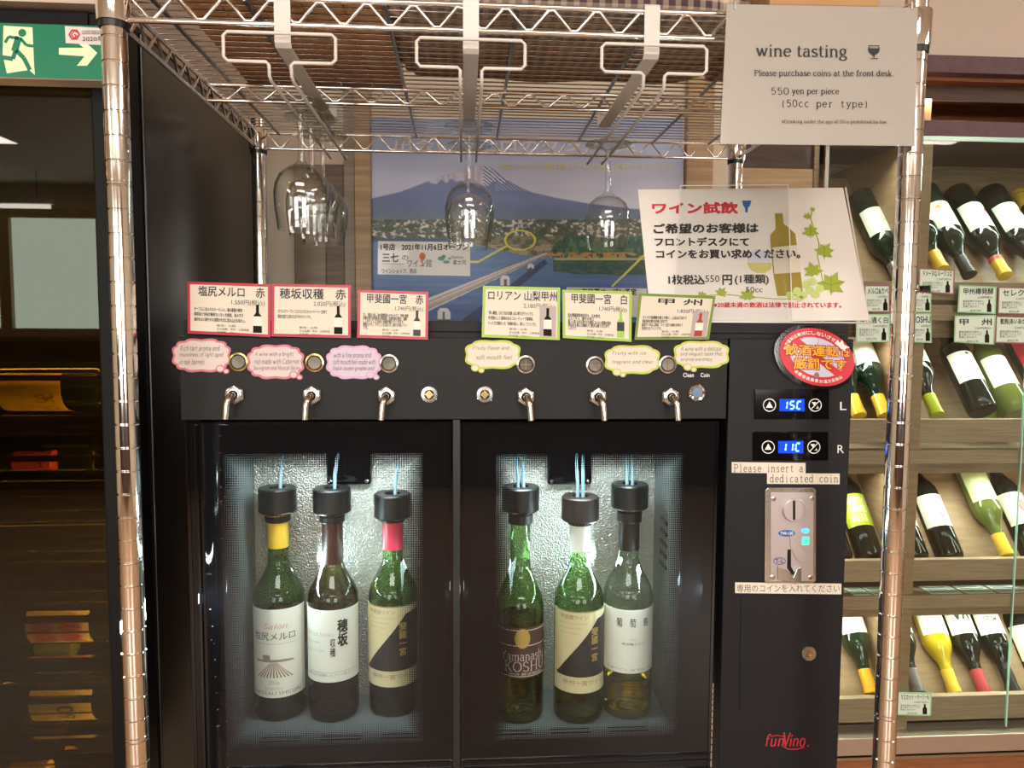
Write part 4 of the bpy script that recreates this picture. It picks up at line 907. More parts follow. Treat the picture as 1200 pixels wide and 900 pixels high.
# cavities
zf = at(391, 846, Y=1.045).z
YB2 = 1.125
xa_ = at(299, 600, Y=YB2).x; xb_ = at(766, 600, Y=YB2).x; xd = c_(535, 600).x
ztc = c_(540, 505).z
M['embossed'] = None
m, N, L = nodes('embossed'); b = N['Principled BSDF']; b.inputs['Base Color'].default_value = lin((180, 178, 170)); b.inputs['Metallic'].default_value = .75; b.inputs['Roughness'].default_value = .34
tc = N.new('ShaderNodeTexCoord'); vo = N.new('ShaderNodeTexNoise'); vo.inputs['Scale'].default_value = 430; vo.inputs['Detail'].default_value = 1; L.new(tc.outputs['Object'], vo.inputs[0])
bp = N.new('ShaderNodeBump'); bp.inputs['Strength'].default_value = 1.; bp.inputs['Distance'].default_value = .003; L.new(vo.outputs[0], bp.inputs['Height']); L.new(bp.outputs[0], b.inputs['Normal']); M['embossed'] = m
M['cavity_side'] = mat('cavity_side', (120, 128, 128), .4, .3, bump=.1, bscale=300); M['cavity_floor'] = mat('cavity_floor', (118, 126, 128), .32, .4)
boxo('cavity_back', (xa_-.001, YB2, zf-.01), (xd-.0125, YB2+.006, ztc), M['embossed'], mc); boxo('cavity_back', (xd+.0125, YB2, zf-.01), (xb_+.001, YB2+.006, ztc), M['embossed'], mc)
boxo('cavity_side', (xa_-.008, YM+.035, zf-.01), (xa_-.0015, YB2+.006, ztc), M['cavity_side'], mc); boxo('cavity_side', (xb_+.0015, YM+.035, zf-.01), (xb_+.008, YB2+.006, ztc), M['cavity_side'], mc)
boxo('cavity_divider', (xd-.012, YM+.035, z0), (xd+.012, YB2+.006, ztc), M['cavity_side'], mc)
for (p, q) in ((xa_-.0012, xd-.0124), (xd+.0124, xb_+.0012)):
    boxo('cavity_floor', (p, YM+.035, zf-.008), (q, YB2-.0005, zf), M['cavity_floor'], mc, .001)
    boxo('cavity_ceiling', (p, YM+.035, ztc+.0005), (q, YB2-.0005, ztc+.006), M['black_plastic'], mc)
    boxo('cavity_riser', (p, YM+.036, zf-.05), (q, YM+.040, zf-.0085), M['black_plastic'], mc)
    for yy in (.995, 1.006):
        for k in range(3):
            xx = p+(q-p)*(.22+.28*k); boxo('floor_slot', (xx-.028, yy, zf), (xx+.028, yy+.0026, zf+.0006), M['black_gloss'], mc)
boxo('divider_edge', (xd-.0045, YM+.004, z0+.01), (xd+.0045, YM+.0345, zpb-.001), M['black_plastic'], mc)
for (x0p, x1p) in ((384, 436), (641, 692)):
    a = at(x0p, 528, Y=YB2); b2 = at(x1p, 566, Y=YB2)
    fb = boxo('fan_housing', (a.x, YB2-.014, b2.z), (b2.x, YB2-.0005, ztc), M['black_gloss'], mc, .004)
    for sx2 in (a.x+.006, b2.x-.006): obj('screw', MB().lathe([(0, .003), (.003, .002), (.0034, 0)], 10, Matrix.Translation((sx2, YB2-.0142, b2.z+.006)) @ Matrix.Rotation(R_(90), 4, 'X')), M['chrome'], fb)
for k in range(5):
    z = at(770, 612+k*13, Y=1.06).z; obj('vent_rib', MB().box((xb_-.001, 1.05, z-.003), (xb_+.0014, 1.085, z+.003)), M['black_plastic'], mc, .001)
# doors
YD = .958
def halftone():
    m, N, L = nodes('door_glass'); N.remove(N['Principled BSDF']); out = N['Material Output']
    uv = N.new('ShaderNodeAttribute'); uv.attribute_name = 'edge'   # distance to the border of the clear window, metres
    tc = N.new('ShaderNodeTexCoord'); sp = N.new('ShaderNodeSeparateXYZ'); L.new(tc.outputs['Object'], sp.inputs[0])
    def mth(op, a, b=None, c=None):
        n = N.new('ShaderNodeMath'); n.operation = op
        for i, v in enumerate((a, b, c)):
            if v is None: continue
            if isinstance(v, (int, float)): n.inputs[i].default_value = v
            else: L.new(v, n.inputs[i])
        return n.outputs[0]
    f = 2*math.pi/.0030
    u_ = mth('ADD', sp.outputs[0], sp.outputs[2]); v_ = mth('SUBTRACT', sp.outputs[0], sp.outputs[2])
    d = mth('MULTIPLY', mth('SINE', mth('MULTIPLY', u_, f*.7)), mth('SINE', mth('MULTIPLY', v_, f*.7)))     # -1..1 dot screen
    cov = mth('DIVIDE', uv.outputs['Fac'], .036)                        # 0 at the border .. 1 clear
    thr = mth('SUBTRACT', mth('MULTIPLY', mth('SUBTRACT', 1.0, cov), 1.9), .95)
    dot = mth('LESS_THAN', d, thr)
    inside = mth('GREATER_THAN', uv.outputs['Fac'], .0002)
    blk = mth('MAXIMUM', dot, mth('SUBTRACT', 1.0, inside)); blk = mth('MULTIPLY', blk, mth('LESS_THAN', uv.outputs['Fac'], .036))
    tr = N.new('ShaderNodeBsdfTransparent'); tr.inputs[0].default_value = (.80, .84, .83, 1)
    bk = N.new('ShaderNodeBsdfDiffuse'); bk.inputs[0].default_value = (.006, .006, .007, 1)
    m1 = N.new('ShaderNodeMixShader'); L.new(blk, m1.inputs[0]); L.new(tr.outputs[0], m1.inputs[1]); L.new(bk.outputs[0], m1.inputs[2])
    gl = N.new('ShaderNodeBsdfGlossy'); gl.inputs['Roughness'].default_value = .015; lw = N.new('ShaderNodeLayerWeight'); lw.inputs[0].default_value = .5; fr = N.new('ShaderNodeMath'); fr.operation = 'MULTIPLY_ADD'; fr.inputs[1].default_value = .7; fr.inputs[2].default_value = .034; fr.use_clamp = True
    p5 = N.new('ShaderNodeMath'); p5.operation = 'POWER'; p5.inputs[1].default_value = 5; L.new(lw.outputs['Facing'], p5.inputs[0]); L.new(p5.outputs[0], fr.inputs[0])
    m2 = N.new('ShaderNodeMixShader'); L.new(fr.outputs[0], m2.inputs[0]); L.new(m1.outputs[0], m2.inputs[1]); L.new(gl.outputs[0], m2.inputs[2]); L.new(m2.outputs[0], out.inputs[0]); return m
M['door_glass'] = halftone()
def door(x0, x1, win, lbl):
    a = c_(x0, 494, YD); b2 = c_(x1, 494, YD); zt_, zb_ = a.z, z0+.012
    d = empty('door', ((a.x+b2.x)/2, YD, zb_), None, None)
    d.parent = mc; d.location = Vector(((a.x+b2.x)/2, YD, zb_))-ORG[mc.name]
    # pane with a per-vertex distance-to-window-edge attribute
    w0_, w1_ = at(win[0], 600, Y=YD).x, at(win[2], 600, Y=YD).x; wt, wb = at((win[0]+win[2])/2, win[1], Y=YD).z, at((win[0]+win[2])/2, win[3], Y=YD).z
    nx, nz = 110, 150; xs = np.linspace(a.x+.004, b2.x-.004, nx); zs = np.linspace(zb_+.004, zt_-.004, nz); X, Z = np.meshgrid(xs, zs)
    dist = np.minimum(np.minimum(X-w0_, w1_-X), np.minimum(Z-wb, wt-Z)); o0 = ORG[d.name]
    V = np.stack([X-o0.x, np.full_like(X, YD+.0005)-o0.y, Z-o0.z], -1).reshape(-1, 3); idx = np.arange(nx*nz).reshape(nz, nx)
    F = np.stack([idx[:-1, :-1], idx[:-1, 1:], idx[1:, 1:], idx[1:, :-1]], -1).reshape(-1, 4)
    me = bpy.data.meshes.new('door_glass'); me.from_pydata(V.tolist(), [], F.tolist()); at_ = me.attributes.new('edge', 'FLOAT', 'POINT'); at_.data.foreach_set('value', dist.ravel().astype(np.float32)); me.materials.append(M['door_glass'])
    o = bpy.data.objects.new('door_glass', me); COL.objects.link(o); o.parent = d; ORG[o.name] = o0
    mb = MB().box((a.x, YD-.001, zb_), (a.x+.0045, YD+.018, zt_)).box((b2.x-.0045, YD-.001, zb_), (b2.x, YD+.018, zt_)).box((a.x+.0045, YD-.001, zt_-.0045), (b2.x-.0045, YD+.018, zt_)).box((a.x+.0045, YD-.001, zb_), (b2.x-.0045, YD+.018, zb_+.0045))
    obj('door_frame', mb, M['black_gloss'], d, .0006)
    return a.x, b2.x, zb_, zt_, d
door(217, 531, (262, 531, 496, 874), '')
door(540, 843, (580, 532, 801, 868), '')
a = c_(233, 600, YD).x; b_m = boxo('handle_strip', (a-.002, YD-.004, z0+.02), (a+.002, YD-.0012, c_(233, 497, YD).z), M['black_gloss'], mc, .001)
# LED strips just inside the door openings
cool = (.72, .95, 1)
for (xx, s, pw) in ((xa_+.004, 1, 1.5), (xd-.014, -1, .22), (xd+.014, 1, .26), (xb_-.004, -1, 1.5)):
    area('cavity_lamp', (xx, YM+.05, (zf+ztc)/2), (R_(90), 0, R_(-90-35) if s > 0 else R_(90+35)), ztc-zf, .012, pw, cool)
for xx in ((xa_+xd)/2, (xb_+xd)/2): area('cavity_lamp', (xx, YM+.06, ztc-.006), (R_(20), 0, 0), .2, .015, 1.0, (.85, .97, 1))

# bottles in the dispenser
Zb = zf+.0006
def dbottle(px, py, wpx, label, glass, foil, foilr, lab, prints, liquid, spin=0, neckband=None, prof=None, foil_z=None):
    Yb = 1.045+.0365
    Yb = (zf-1.5)/(at(px, py, Y=1.0).z-1.5)*1.0+.0365*.97      # the base's front rim shows at py
    x = at(px, 750, Y=Yb).x
    return bottle('wine_bottle', label, 'bottles inside the dispenser', (x, Yb, Zb), (0, 0, 0), glass, foil, lab, prints, liquid, prof=prof, foilr=foilr, spin=spin, n=48, neckband=neckband), x, Yb
SPL = []
pf1 = profile(.0365, .172, .232, .0145, .298)
r = dbottle(328, 846, 60, 'green bottle with white vineyard drawing label and yellow neck foil, nearest the tall cabinet', 'bottle_green', 'foil_yellow', (.248, .299), (.036, .166, 84, 'label_white'),
  [('lettering', K('塩尻メルロ', .0), (-48, .133, 48, .121), 'ink_grey'), ('lettering', ser('Salon', .05, .03, .3, False), (-22, .146, 30, .138), 'red_print'), ('printed_line', RECT, (-50, .116, 50, .1155), 'ink_soft'),
   ('lettering', ser('2021', .05, .03), (-12, .062, 12, .056), 'ink_grey'), ('lettering', ser('merlot', .05, .03), (-20, .053, 20, .048), 'ink_soft'), ('lettering', K('CHATEAU SHIOJIRI'), (-62, .046, 62, .039), 'ink_brown'),
   ('vineyard_drawing', ([p for k in range(11) for p in ((.5+(k-5)*.02, .72), (.5+(k-5)*.02+.012, .72), (.5+(k-5)*.115+.03, 0), (.5+(k-5)*.115-.02, 0))], [tuple(range(4*k, 4*k+4)) for k in range(11)]), (-42, .088, 42, .066), 'ink_brown'),
   ('vineyard_drawing', ([(0, 0), (.0, .25), (.2, .3), (.2, .9), (.3, 1), (.4, .9), (.4, .35), (.8, .35), (1, .2), (1, 0)], [tuple(range(10))]), (-42, .1, 44, .089), 'ink_soft')], (.15, 'wine_red'), prof=pf1); SPL.append((r[1], r[2], 567))
r = dbottle(391, 847, 63, 'dark bottle with white label of brushed black characters and brown neck foil', 'bottle_dark', 'foil_brown', (.225, .299), (.060, .166, 84, 'label_white'),
  [('lettering', K('穂\n坂', .03), (18, .152, 42, .112), 'ink'), ('lettering', K('収\n穫', .01), (2, .125, 14, .098), 'ink'), ('lettering', ser('collection hosaka', .05, .03), (-66, .135, 10, .128), 'ink_soft'), ('lettering', ser('cabernet', .05, .03), (-66, .121, -20, .117), 'ink_soft'), ('printed_line', RECT, (-66, .075, 66, .0745), 'ink_soft'), ('lettering', K('穂坂の丘で収穫したワイン用ぶどう'), (-60, .073, 60, .069), 'ink_soft'), ('lettering', ser('grapes of 2020', .05, .03), (-60, .109, -10, .104), 'ink_soft')], (.15, 'wine_red'), prof=pf1); SPL.append((r[1], r[2], 568))
GB = [('border', RECT, (-70, .166, 70, .165), 'ink'), ('dark_field', ([(1, 1), (1, 0), (0, 0), (.72, .95)], [(0, 1, 2, 3)]), (-66, .158, 68, .075), 'ink'), ('lettering', K('甲斐國ワイン', .0), (-58, .161, 5, .1545), 'ink_brown'),
      ('lettering', K('斐\n國\n一\n宮', .03), (14, .142, 32, .092), 'gold'), ('lettering', ser('produced and bottled', .05, .03), (-62, .15, 4, .147), 'ink_brown'), ('lettering', ser('yamanashi', .05, .03), (-62, .143, -8, .14), 'ink_brown'), ('lettering', ser('wine of japan', .05, .03), (-62, .136, -16, .133), 'ink_brown'),
      ('dark_field', RECT, (-70, .075, 70, .070), 'ink'), ('lettering', K('甲州一宮ワイン', .0), (-50, .0655, 50, .058), 'ink_brown')]
r = dbottle(461, 841, 60, 'green bottle with black and gold diagonal label and red neck foil', 'bottle_green', 'foil_pinkred', (.242, .299), (.046, .166, 84, 'label_cream'), GB, (.06, 'wine_red'), prof=pf1, spin=4); SPL.append((r[1], r[2], 575))
r = dbottle(609, 849, 54, 'green bottle with translucent maroon label in white lettering and no neck foil', 'bottle_green', None, (.25, .299), (.068, .142, 84, 'label_maroon'),
  [('lettering', ser('Yamanashi', .08, .03), (-50, .108, 60, .094), 'ink_pale'), ('lettering', ser('KOSHU', .08, .03), (-40, .093, 62, .078), 'ink_pale'), ('printed_line', RECT, (-70, .139, 70, .1378), 'ink_pale'), ('printed_line', RECT, (-70, .1165, 70, .1153), 'ink_pale'), ('printed_line', RECT, (-70, .0715, 70, .0703), 'ink_pale'), ('printed_seal', DISC, (-16, .141, 20, .112), 'gold'), ('lettering', K('2020 勝沼醸造'), (-30, .0765, 50, .0725), 'ink_pale')], (.148, 'wine_amber'), prof=profile(.0355, .160, .232, .0145, .298), neckband=None); SPL.append((r[1], r[2], 568))
r = dbottle(678, 849, 62, 'green bottle with gold diagonal label and white neck foil, beside the clear bottle', 'bottle_green', 'foil_white', (.246, .299), (.046, .166, 84, 'label_cream'), GB, (.05, 'wine_amber'), prof=pf1, spin=6); SPL.append((r[1], r[2], 580))
r = dbottle(735, 844, 62, 'clear glass bottle holding a little golden wine, white label, black neck foil', 'bottle_clear', 'foil_black', (.244, .299), (.070, .164, 84, 'label_white'),
  [('lettering', K('葡'), (-38, .152, -24, .139), 'ink'), ('lettering', K('萄'), (-8, .152, 6, .139), 'ink'), ('lettering', K('島'), (24, .152, 38, .139), 'ink'), ('lettering', ser('2021', .05, .03), (-6, .122, 8, .119), 'ink_grey'), ('lettering', K('甲州種ぶどう'), (-24, .116, 26, .112), 'ink_grey'), ('lettering', K('日本ワイン  白 辛口  720ml'), (-60, .078, 60, .074), 'ink_soft')], (.056, 'wine_white'), prof=profile(.0365, .175, .235, .0145, .298)); SPL.append((r[1], r[2], 566))
ST = ['stopper on the bottle with the vineyard label', 'stopper on the bottle with the brushed black characters', 'stopper on the bottle with the red neck foil', 'stopper on the bottle with the maroon label', 'brownish stopper on the bottle with the white neck foil', 'stopper on the clear glass bottle']
for i, (x, y, py) in enumerate(SPL):
    zt_ = at(543, py+2, Y=y).z; zb_ = Zb+.2905
    t = empty('bottle_stopper', (x, y, zb_), 'black cylindrical '+ST[i] if i != 4 else ST[4]+', with two thin tubes', 'stopper', 'pouring stoppers inside the dispenser')
    T = Matrix.Translation((x, y, 0)); R0 = .0272; zc0 = zt_-.036
    obj('cap', MB().lathe([(.0160, zc0-.006), (.0165, zc0-.006), (.0175, zc0), (R0-.002, zc0), (R0, zc0+.002), (R0, zt_-.002), (R0-.002, zt_), (.012, zt_), (.011, zt_-.006), (0, zt_-.006)], 36, T), M['stopper_black' if i != 4 else 'stopper_brown'], t)
    obj('collar', MB().lathe([(.0175, Zb+.286), (.0182, Zb+.287), (.0182, zc0-.005), (.0160, zc0-.004)], 24, T), M['stopper_black'], t)
    dx = .012 if i in (0, 1, 2) else -.006
    for s in (-1, 1):
        if i < 3 and s < 0: continue
        obj('tube', MB().tube([(x+s*.004, y, zt_-.005), (x+s*.004+dx*.1, y-.002, zt_+.02), (x+s*.006+dx, y-.01, min(ztc, zt_+.16))], .0026, 8), M['tube'], t)

# ------------------------------------------------------------------ buttons, locks, taps on the front panel
def on_panel(px, py): p = PM.px(px, py); return Matrix.Translation(p) @ Matrix.Rotation(R_(90), 4, 'X')    # local +Z towards the viewer
for i, (px, py, mm) in enumerate(((280, 424, 'brass'), (369, 425, 'brass'), (456, 426, 'steel'), (616, 427, 'steel'), (697, 428, 'steel'), (782, 427, 'steel'))):
    T = on_panel(px, py)
    bt = obj('push_button', MB().lathe([(.0118, 0), (.0122, .001), (.0118, .0026), (.0095, .0032), (.0088, .0022)], 32, T), M[mm], mc)
    obj('button_cap', MB().lathe([(.0086, .0016), (.0086, .0030), (.0079, .0036), (0, .0034)], 32, T), M['spun'] if 'spun' in M else M.setdefault('spun', mat('spun', (84, 78, 71), .32, 1.)), bt)
    if mm == 'steel' and i > 2:
        obj('button_mark', MB().box(*[tuple(PM.px(px, py)+Vector(v)) for v in ((-.0005, -.0041, -.006), (.0005, -.0036, .006))]).box(*[tuple(PM.px(px, py)+Vector(v)) for v in ((-.006, -.0041, -.0005), (.006, -.0036, .0005))]), M['ink_brown'], bt)
for px, py in ((503, 462), (568, 462)):
    T = on_panel(px, py); lk = obj('lock', MB().lathe([(.0112, 0), (.0112, .0035), (.0100, .0048), (.0062, .0050)], 28, T), M['steel'], mc)
    obj('lock_core', MB().lathe([(.0062, .0042), (.0058, .0052), (0, .0052)], 4, T), M['brass'], lk)
T = on_panel(816, 460); kl = obj('key_switch', MB().lathe([(.0112, 0), (.0112, .004), (.0098, .0055), (.0075, .0045)], 32, T), M['chrome'], mc)
obj('key_slot', MB().lathe([(.0074, .0035), (.0070, .0046), (0, .0046)], 28, T), mat('dark_steel', (70, 78, 90), .2, 1.), kl)
prt('lettering', PM, [(K('Clean', .01), (800.5, 437, 813, 442)), (K('Coin', .01), (821, 437, 831.5, 442))], M['white_print'], mc)
for px, py in ((276, 462), (366.5, 463), (453.5, 463.5), (616, 464.5), (700, 464.5), (784.5, 464.5)):
    T = on_panel(px, py); tp = obj('tap_nut', MB().lathe([(.0128, 0), (.0128, .0055), (.0110, .0075), (.0072, .0078)], 6, T @ Matrix.Rotation(R_(30), 4, 'Z'), False).lathe([(.0100, 0), (.0100, .010), (.0078, .0108), (.006, .0108)], 24, T), M['steel'], mc)
    p = PM.px(px, py); sgn = -1 if px < 500 else 1; ex_ = sgn*.0035
    pts = [(p.x, p.y-.004, p.z), (p.x, p.y-.014, p.z)]
    for a in range(15, 91, 15): pts.append((p.x+ex_*a/90, p.y-.014-.011*math.sin(R_(a)), p.z-.011*(1-math.cos(R_(a)))))
    pts.append((p.x+ex_*1.4, p.y-.0252, p.z-.0285))
    obj('spout', MB().tube(pts, .0043, 14), M['tap_metal'] if 'tap_metal' in M else M.setdefault('tap_metal', mat('tap_metal', (206, 199, 186), .2, 1.)), mc)

# ------------------------------------------------------------------ control column details
PC = vplane(YM)
M['led_blue'] = emis('led_blue', (20, 50, 255), 2.2); M['led_text'] = emis('led_text', (120, 215, 255), 4.0); M['led_green'] = emis('led_green', (40, 240, 190), 4.)
SEG = {'1': 'bc', '5': 'afgcd', 'C': 'afed'}
def seven(ch, x, y, w, h, sl=.12):
    t = 1.5; q = []; S = {'a': ((x, y), (x+w, y)), 'd': ((x, y+h), (x+w, y+h)), 'g': ((x, y+h/2), (x+w, y+h/2)), 'f': ((x, y), (x, y+h/2)), 'e': ((x, y+h/2), (x, y+h)), 'b': ((x+w, y), (x+w, y+h/2)), 'c': ((x+w, y+h/2), (x+w, y+h))}
    for k in SEG[ch]:
        (a, b), (c, d) = S[k]; m_ = .6
        if b == d: a += m_; c -= m_
        else: b += m_; d -= m_
        q += line_pts([(a+(y+h-b)*sl, b), (c+(y+h-d)*sl, d)], t)
    return q
for (x0, y0, x1, y1, txt_, letter, lx, ly) in ((884.5, 456, 972, 491.5, '15C', 'L', 984.5, 471), (882.5, 506, 971, 540, '11C', 'R', 981.5, 521.5)):
    mo = sheet('display_module', PC, [(x0, y0), (x1, y0), (x1, y1), (x0, y1)], M['black_gloss'], mc, .004, .0022, bevel=.0006)
    cx = (x0+x1)/2; cyy = (y0+y1)/2+1
    sheet('blue_screen', PC, [(cx-14.5, cyy-7), (cx+14.5, cyy-7), (cx+14.5, cyy+7), (cx-14.5, cyy+7)], M['led_blue'], mo, .0004, .0026)
    q = []
    for k, ch in enumerate(txt_): q += seven(ch, cx-11+k*8.2, cyy-4.4, 4.6, 8.8)
    prt('digits', PC, q, M['led_text'], mo, .003)
    for bx_, up in ((cx-26.5, True), (cx+27, False)):
        ring = [line_pts(disc_pts(bx_, cyy, 7.2, 7.2, 24)+[disc_pts(bx_, cyy, 7.2, 7.2, 24)[0]], 1.0)]
        q = ring[0]
        if up: q = q+[[(bx_-4, cyy+3), (bx_, cyy-4.2), (bx_+4, cyy+3)]]
        else: q = q+[[(bx_-4, cyy-3.6), (bx_+1.5, cyy-3.6), (bx_-1.2, cyy+.6)]]+line_pts([(bx_-4.6, cyy+4.6), (bx_+4.8, cyy-4.8)], .9)+line_pts([(bx_+1, cyy+3.5), (bx_+4, cyy+3.5)], .8)+line_pts([(bx_+2.5, cyy+1.2), (bx_+4, cyy+3.5)], .8)
        prt('touch_key', PC, q, M['white_print'], mo, .0026)
    prt('lettering', PC, [(K(letter, .0), (lx, ly, lx+7.5, ly+9.5))], M['white_print'], mc)
def strip(c, items, m='paper_warm'):
    s_ = sheet('label_strip', PC, c, M[m], mc, .0003, .0004); prt('lettering', PC, items, M['ink_grey'], s_, .0007)
strip([(857.5, 541.5), (944, 542.5), (944, 555), (857.5, 554)], [(ser('Please insert a', .075, .06, 0, True, .55), (860, 543.5, 941, 553.5))])
strip([(899, 554.5), (984, 555), (984, 567.5), (899, 567)], [(ser('dedicated coin', .075, .06, 0, True, .55), (902, 556, 982, 565.5))])
# coin acceptor
PA = vplane(YM-.0035); ca = sheet('coin_acceptor', PA, [(897, 574), (900, 571.5), (953, 571.5), (956.5, 574), (956.5, 681), (953, 683.5), (899, 683.5), (896, 681)], M['steel'], mc, .0035, 0, bevel=.0012)
PA2 = vplane(YM-.0036)
def ring_on(P, px, py, prof, n, m, par, name, rot=0):
    T = Matrix.Translation(P.px(px, py)) @ Matrix.Rotation(R_(90), 4, 'X') @ Matrix.Rotation(rot, 4, 'Z'); return obj(name, MB().lathe(prof, n, T), M[m], par)
M['silver_face'] = mat('silver_face', (196, 186, 186), .3, .6)
sheet('face_plate', PA, [(903.5, 577), (953.5, 577), (953, 681), (903.5, 681)], M['silver_face'], ca, .0005, .0007)
dial = ring_on(PA2, 930, 597, [(.0160, 0), (.0160, .0045), (.0150, .0052), (.0135, .0052), (.0130, .0040), (0, .0040)], 36, 'silver_face', ca, 'coin_dial')
sheet('coin_slot', vplane(YM-.0080), [(929.3, 584.5), (932, 584.5), (932, 611), (929.3, 611)], M['black_gloss'], dial, .0004, .0)
for (x, y) in ((906, 584), (951.5, 583.5), (905, 676), (949.5, 676.5)):
    sc_ = ring_on(PA2, x, y, [(.0034, 0), (.0034, .0014), (.0026, .0018), (0, .0016)], 16, 'steel', ca, 'screw')
sheet('reject_lever', vplane(YM-.006), [(926, 628), (931, 636), (941, 645), (945, 650), (945.5, 655), (942, 659), (937, 659.5), (933, 655), (926, 640)], M['silver_face'], ca, .0026, 0, bevel=.0006)
sheet('return_slot', PA, [(923, 644), (927, 644), (927, 664), (931.5, 672), (928, 674), (922.5, 666)], M['black_gloss'], ca, .0004, .0012)
sheet('coin_cup', vplane(YM-.008), [(912, 663.5), (922, 668), (930, 676), (934, 666), (939.5, 664), (939.5, 681), (932, 684.5), (922, 682), (912, 680)], M['steel'], ca, .0075, 0, bevel=.001)
bl = sheet('blue_badge', PA, disc_pts(922, 625, 10, 3.9, 20), M['blue_print'], ca, .0003, .0012); prt('lettering', PA, [(K('TW-130', .02), (914.5, 623.2, 929.5, 626.8))], M['white_print'], bl, .0014)
prt('lettering', PA, [(K('T-L', .02), (908.5, 655, 918.5, 660))]+line_pts(disc_pts(913.5, 657.5, 7, 4, 18)+[disc_pts(913.5, 657.5, 7, 4, 18)[0]], .8), M['blue_ink'] if 'blue_ink' in M else M.setdefault('blue_ink', mat('blue_ink', (60, 70, 150), .5)), ca, .0012)
sheet('blue_lamp', PA, disc_pts(944, 622, 4.5, 2.6, 14), emis('lamp_blue', (40, 130, 255), 5), ca, .0004, .0014)
sheet('green_digit', PA, [(941, 629.5), (948, 629.5), (947.5, 638), (940.5, 638)], M['led_green'], ca, .0004, .0014)
prt('digit_zero', PA, [[(943.5, 631.5), (945.5, 631.5), (945.3, 636), (943.3, 636)]], mat('digit_gap', (90, 200, 190), .5), ca, .0017)
strip([(861.5, 682.5), (986, 684), (986, 696.5), (861.5, 695)], [(K('専用のコインを入れてください'), (863.5, 685, 984, 694))])
# coin box door
cdr = sheet('coin_box_door', PC, [(868.5, 698.5), (975, 698.5), (973, 832.5), (867, 832.5)], M['column_black'], mc, .0016, .0012, bevel=.0005)
cl = ring_on(vplane(YM-.0012), 946.5, 764.5, [(.0102, 0), (.0102, .0045), (.0092, .0058), (.005, .0060)], 28, 'steel', cdr, 'cam_lock')
ring_on(vplane(YM-.0012), 946.5, 764.5, [(.0048, .0055), (.0045, .0068), (.0026, .0068), (.0024, .0055), (0, .0055)], 20, 'brass', cdr, 'lock_core')
prt('red_logo', PC, [(ser('fun', .11, .05, .25, False), (897, 860, 919, 875)), (ser('V', .12, .05, .2, False), (918, 858, 927, 875)), (ser('ino', .11, .05, .25, False), (925, 861, 944, 875))]+line_pts([(918, 875), (924, 878), (934, 878), (943, 875.5)], 1.1)+line_pts([(903, 863.5), (910, 861.5), (918, 863)], .9)+[disc_pts(947, 874, 1.1, 1.1, 8)], M['red_logo'] if 'red_logo' in M else M.setdefault('red_logo', mat('red_logo', (170, 36, 50), .45)), mc)

# ------------------------------------------------------------------ price cards standing on the panel
def leaned(c, Yb, Yt):
    """plane of a card whose lower edge is at depth Yb and upper edge at depth Yt"""
    return pl3(at(*c[3], Y=Yb), at(*c[2], Y=Yb), at((c[0][0]+c[1][0])/2, (c[0][1]+c[1][1])/2, Y=Yt))
def sub(c, u0, v0, u1, v1):
    f = lambda u, v: tuple((1-v)*((1-u)*c[0][k]+u*c[1][k])+v*((1-u)*c[3][k]+u*c[2][k]) for k in (0, 1)); return (f(u0, v0), f(u1, v0), f(u1, v1), f(u0, v1))
BOT = ([(.33, 1), (.67, 1), (.67, .72), (.95, .6), (1, .55), (1, 0), (0, 0), (0, .55), (.05, .6), (.33, .72)], [tuple(range(10))])
def card(c, col, title, price, lines, foot, label, bm, bglass=False, tq=(.13, .07, .93, .27), pic=None, Yb=YM-.004, Yt=YM+.010):
    P = leaned(c, Yb, Yt); t = empty('price_card', (P.px(*c[3])+P.px(*c[2]))/2, label, 'price card', 'wine price cards on the dispenser')
    sheet('card', P, c, M['cream_paper'], t, .0008)
    prt('coloured_border', P, frame_quads(c, 3.1), M[col], t)
    it = [(K(title, .012), sub(c, *tq)), (K(price), sub(c, .53, .31, .93, .43))]
    for i, (s, u1) in enumerate(lines):
        v0 = .48+i*(.40/max(4, len(lines)+1)); it.append((K(s, .012), sub(c, .08, v0, u1, v0+.075)))
    for i, (s, a, b_) in enumerate(foot): it.append((K(s), sub(c, a, .80+i*.065, b_, .845+i*.065)))
    prt('lettering', P, it, M['ink'], t)
    if pic: prt('picture_ground', P, [list(sub(c, .74, .36, .95, .95))], M[pic], t, .0005)
    prt('bottle_picture', P, [(BOT, sub(c, .79, .40, .895, .93))], M[bm], t, .0007)
    prt('bottle_picture_label', P, [(RECT, sub(c, .79, .62, .895, .80))], M['label_white' if bm != 'lime' else 'ink'], t, .0009)
foot = [('産地：山梨', .35, .58), ('主な品種：甲州　山梨県産', .35, .74), ('内容量：720ml', .35, .6)]
L1 = [('テーブルに並ぶメルローらしい、凛の豊穣の軽快', .66), ('果実味と渋味が緻密ないきいき感覚。赤みずき', .67), ('歯切れよい軽やかな酒質が大切に造る広がる味わい。', .70)]
card([(219.5, 330), (317, 333), (317, 395), (220, 390.5)], 'magenta', '塩尻メルロ　赤', '1,550円(税込)', L1, foot, 'pink-red edged price card standing at the far left end of the dispenser', 'shelf_bottle_dark')
card([(318.5, 332.5), (411, 334), (411, 396), (318, 394)], 'magenta', '穂坂収穫　赤', '2,020円(税込)', [('カベルネソーヴィニヨンとマスカットベーリー主体で', .7), ('軽快な香りに溢れたまろやかワインです。', .5)], foot, 'pink-red edged price card, second from the tall cabinet, wide brushed title', 'shelf_bottle_dark', tq=(.1, .08, .94, .28))
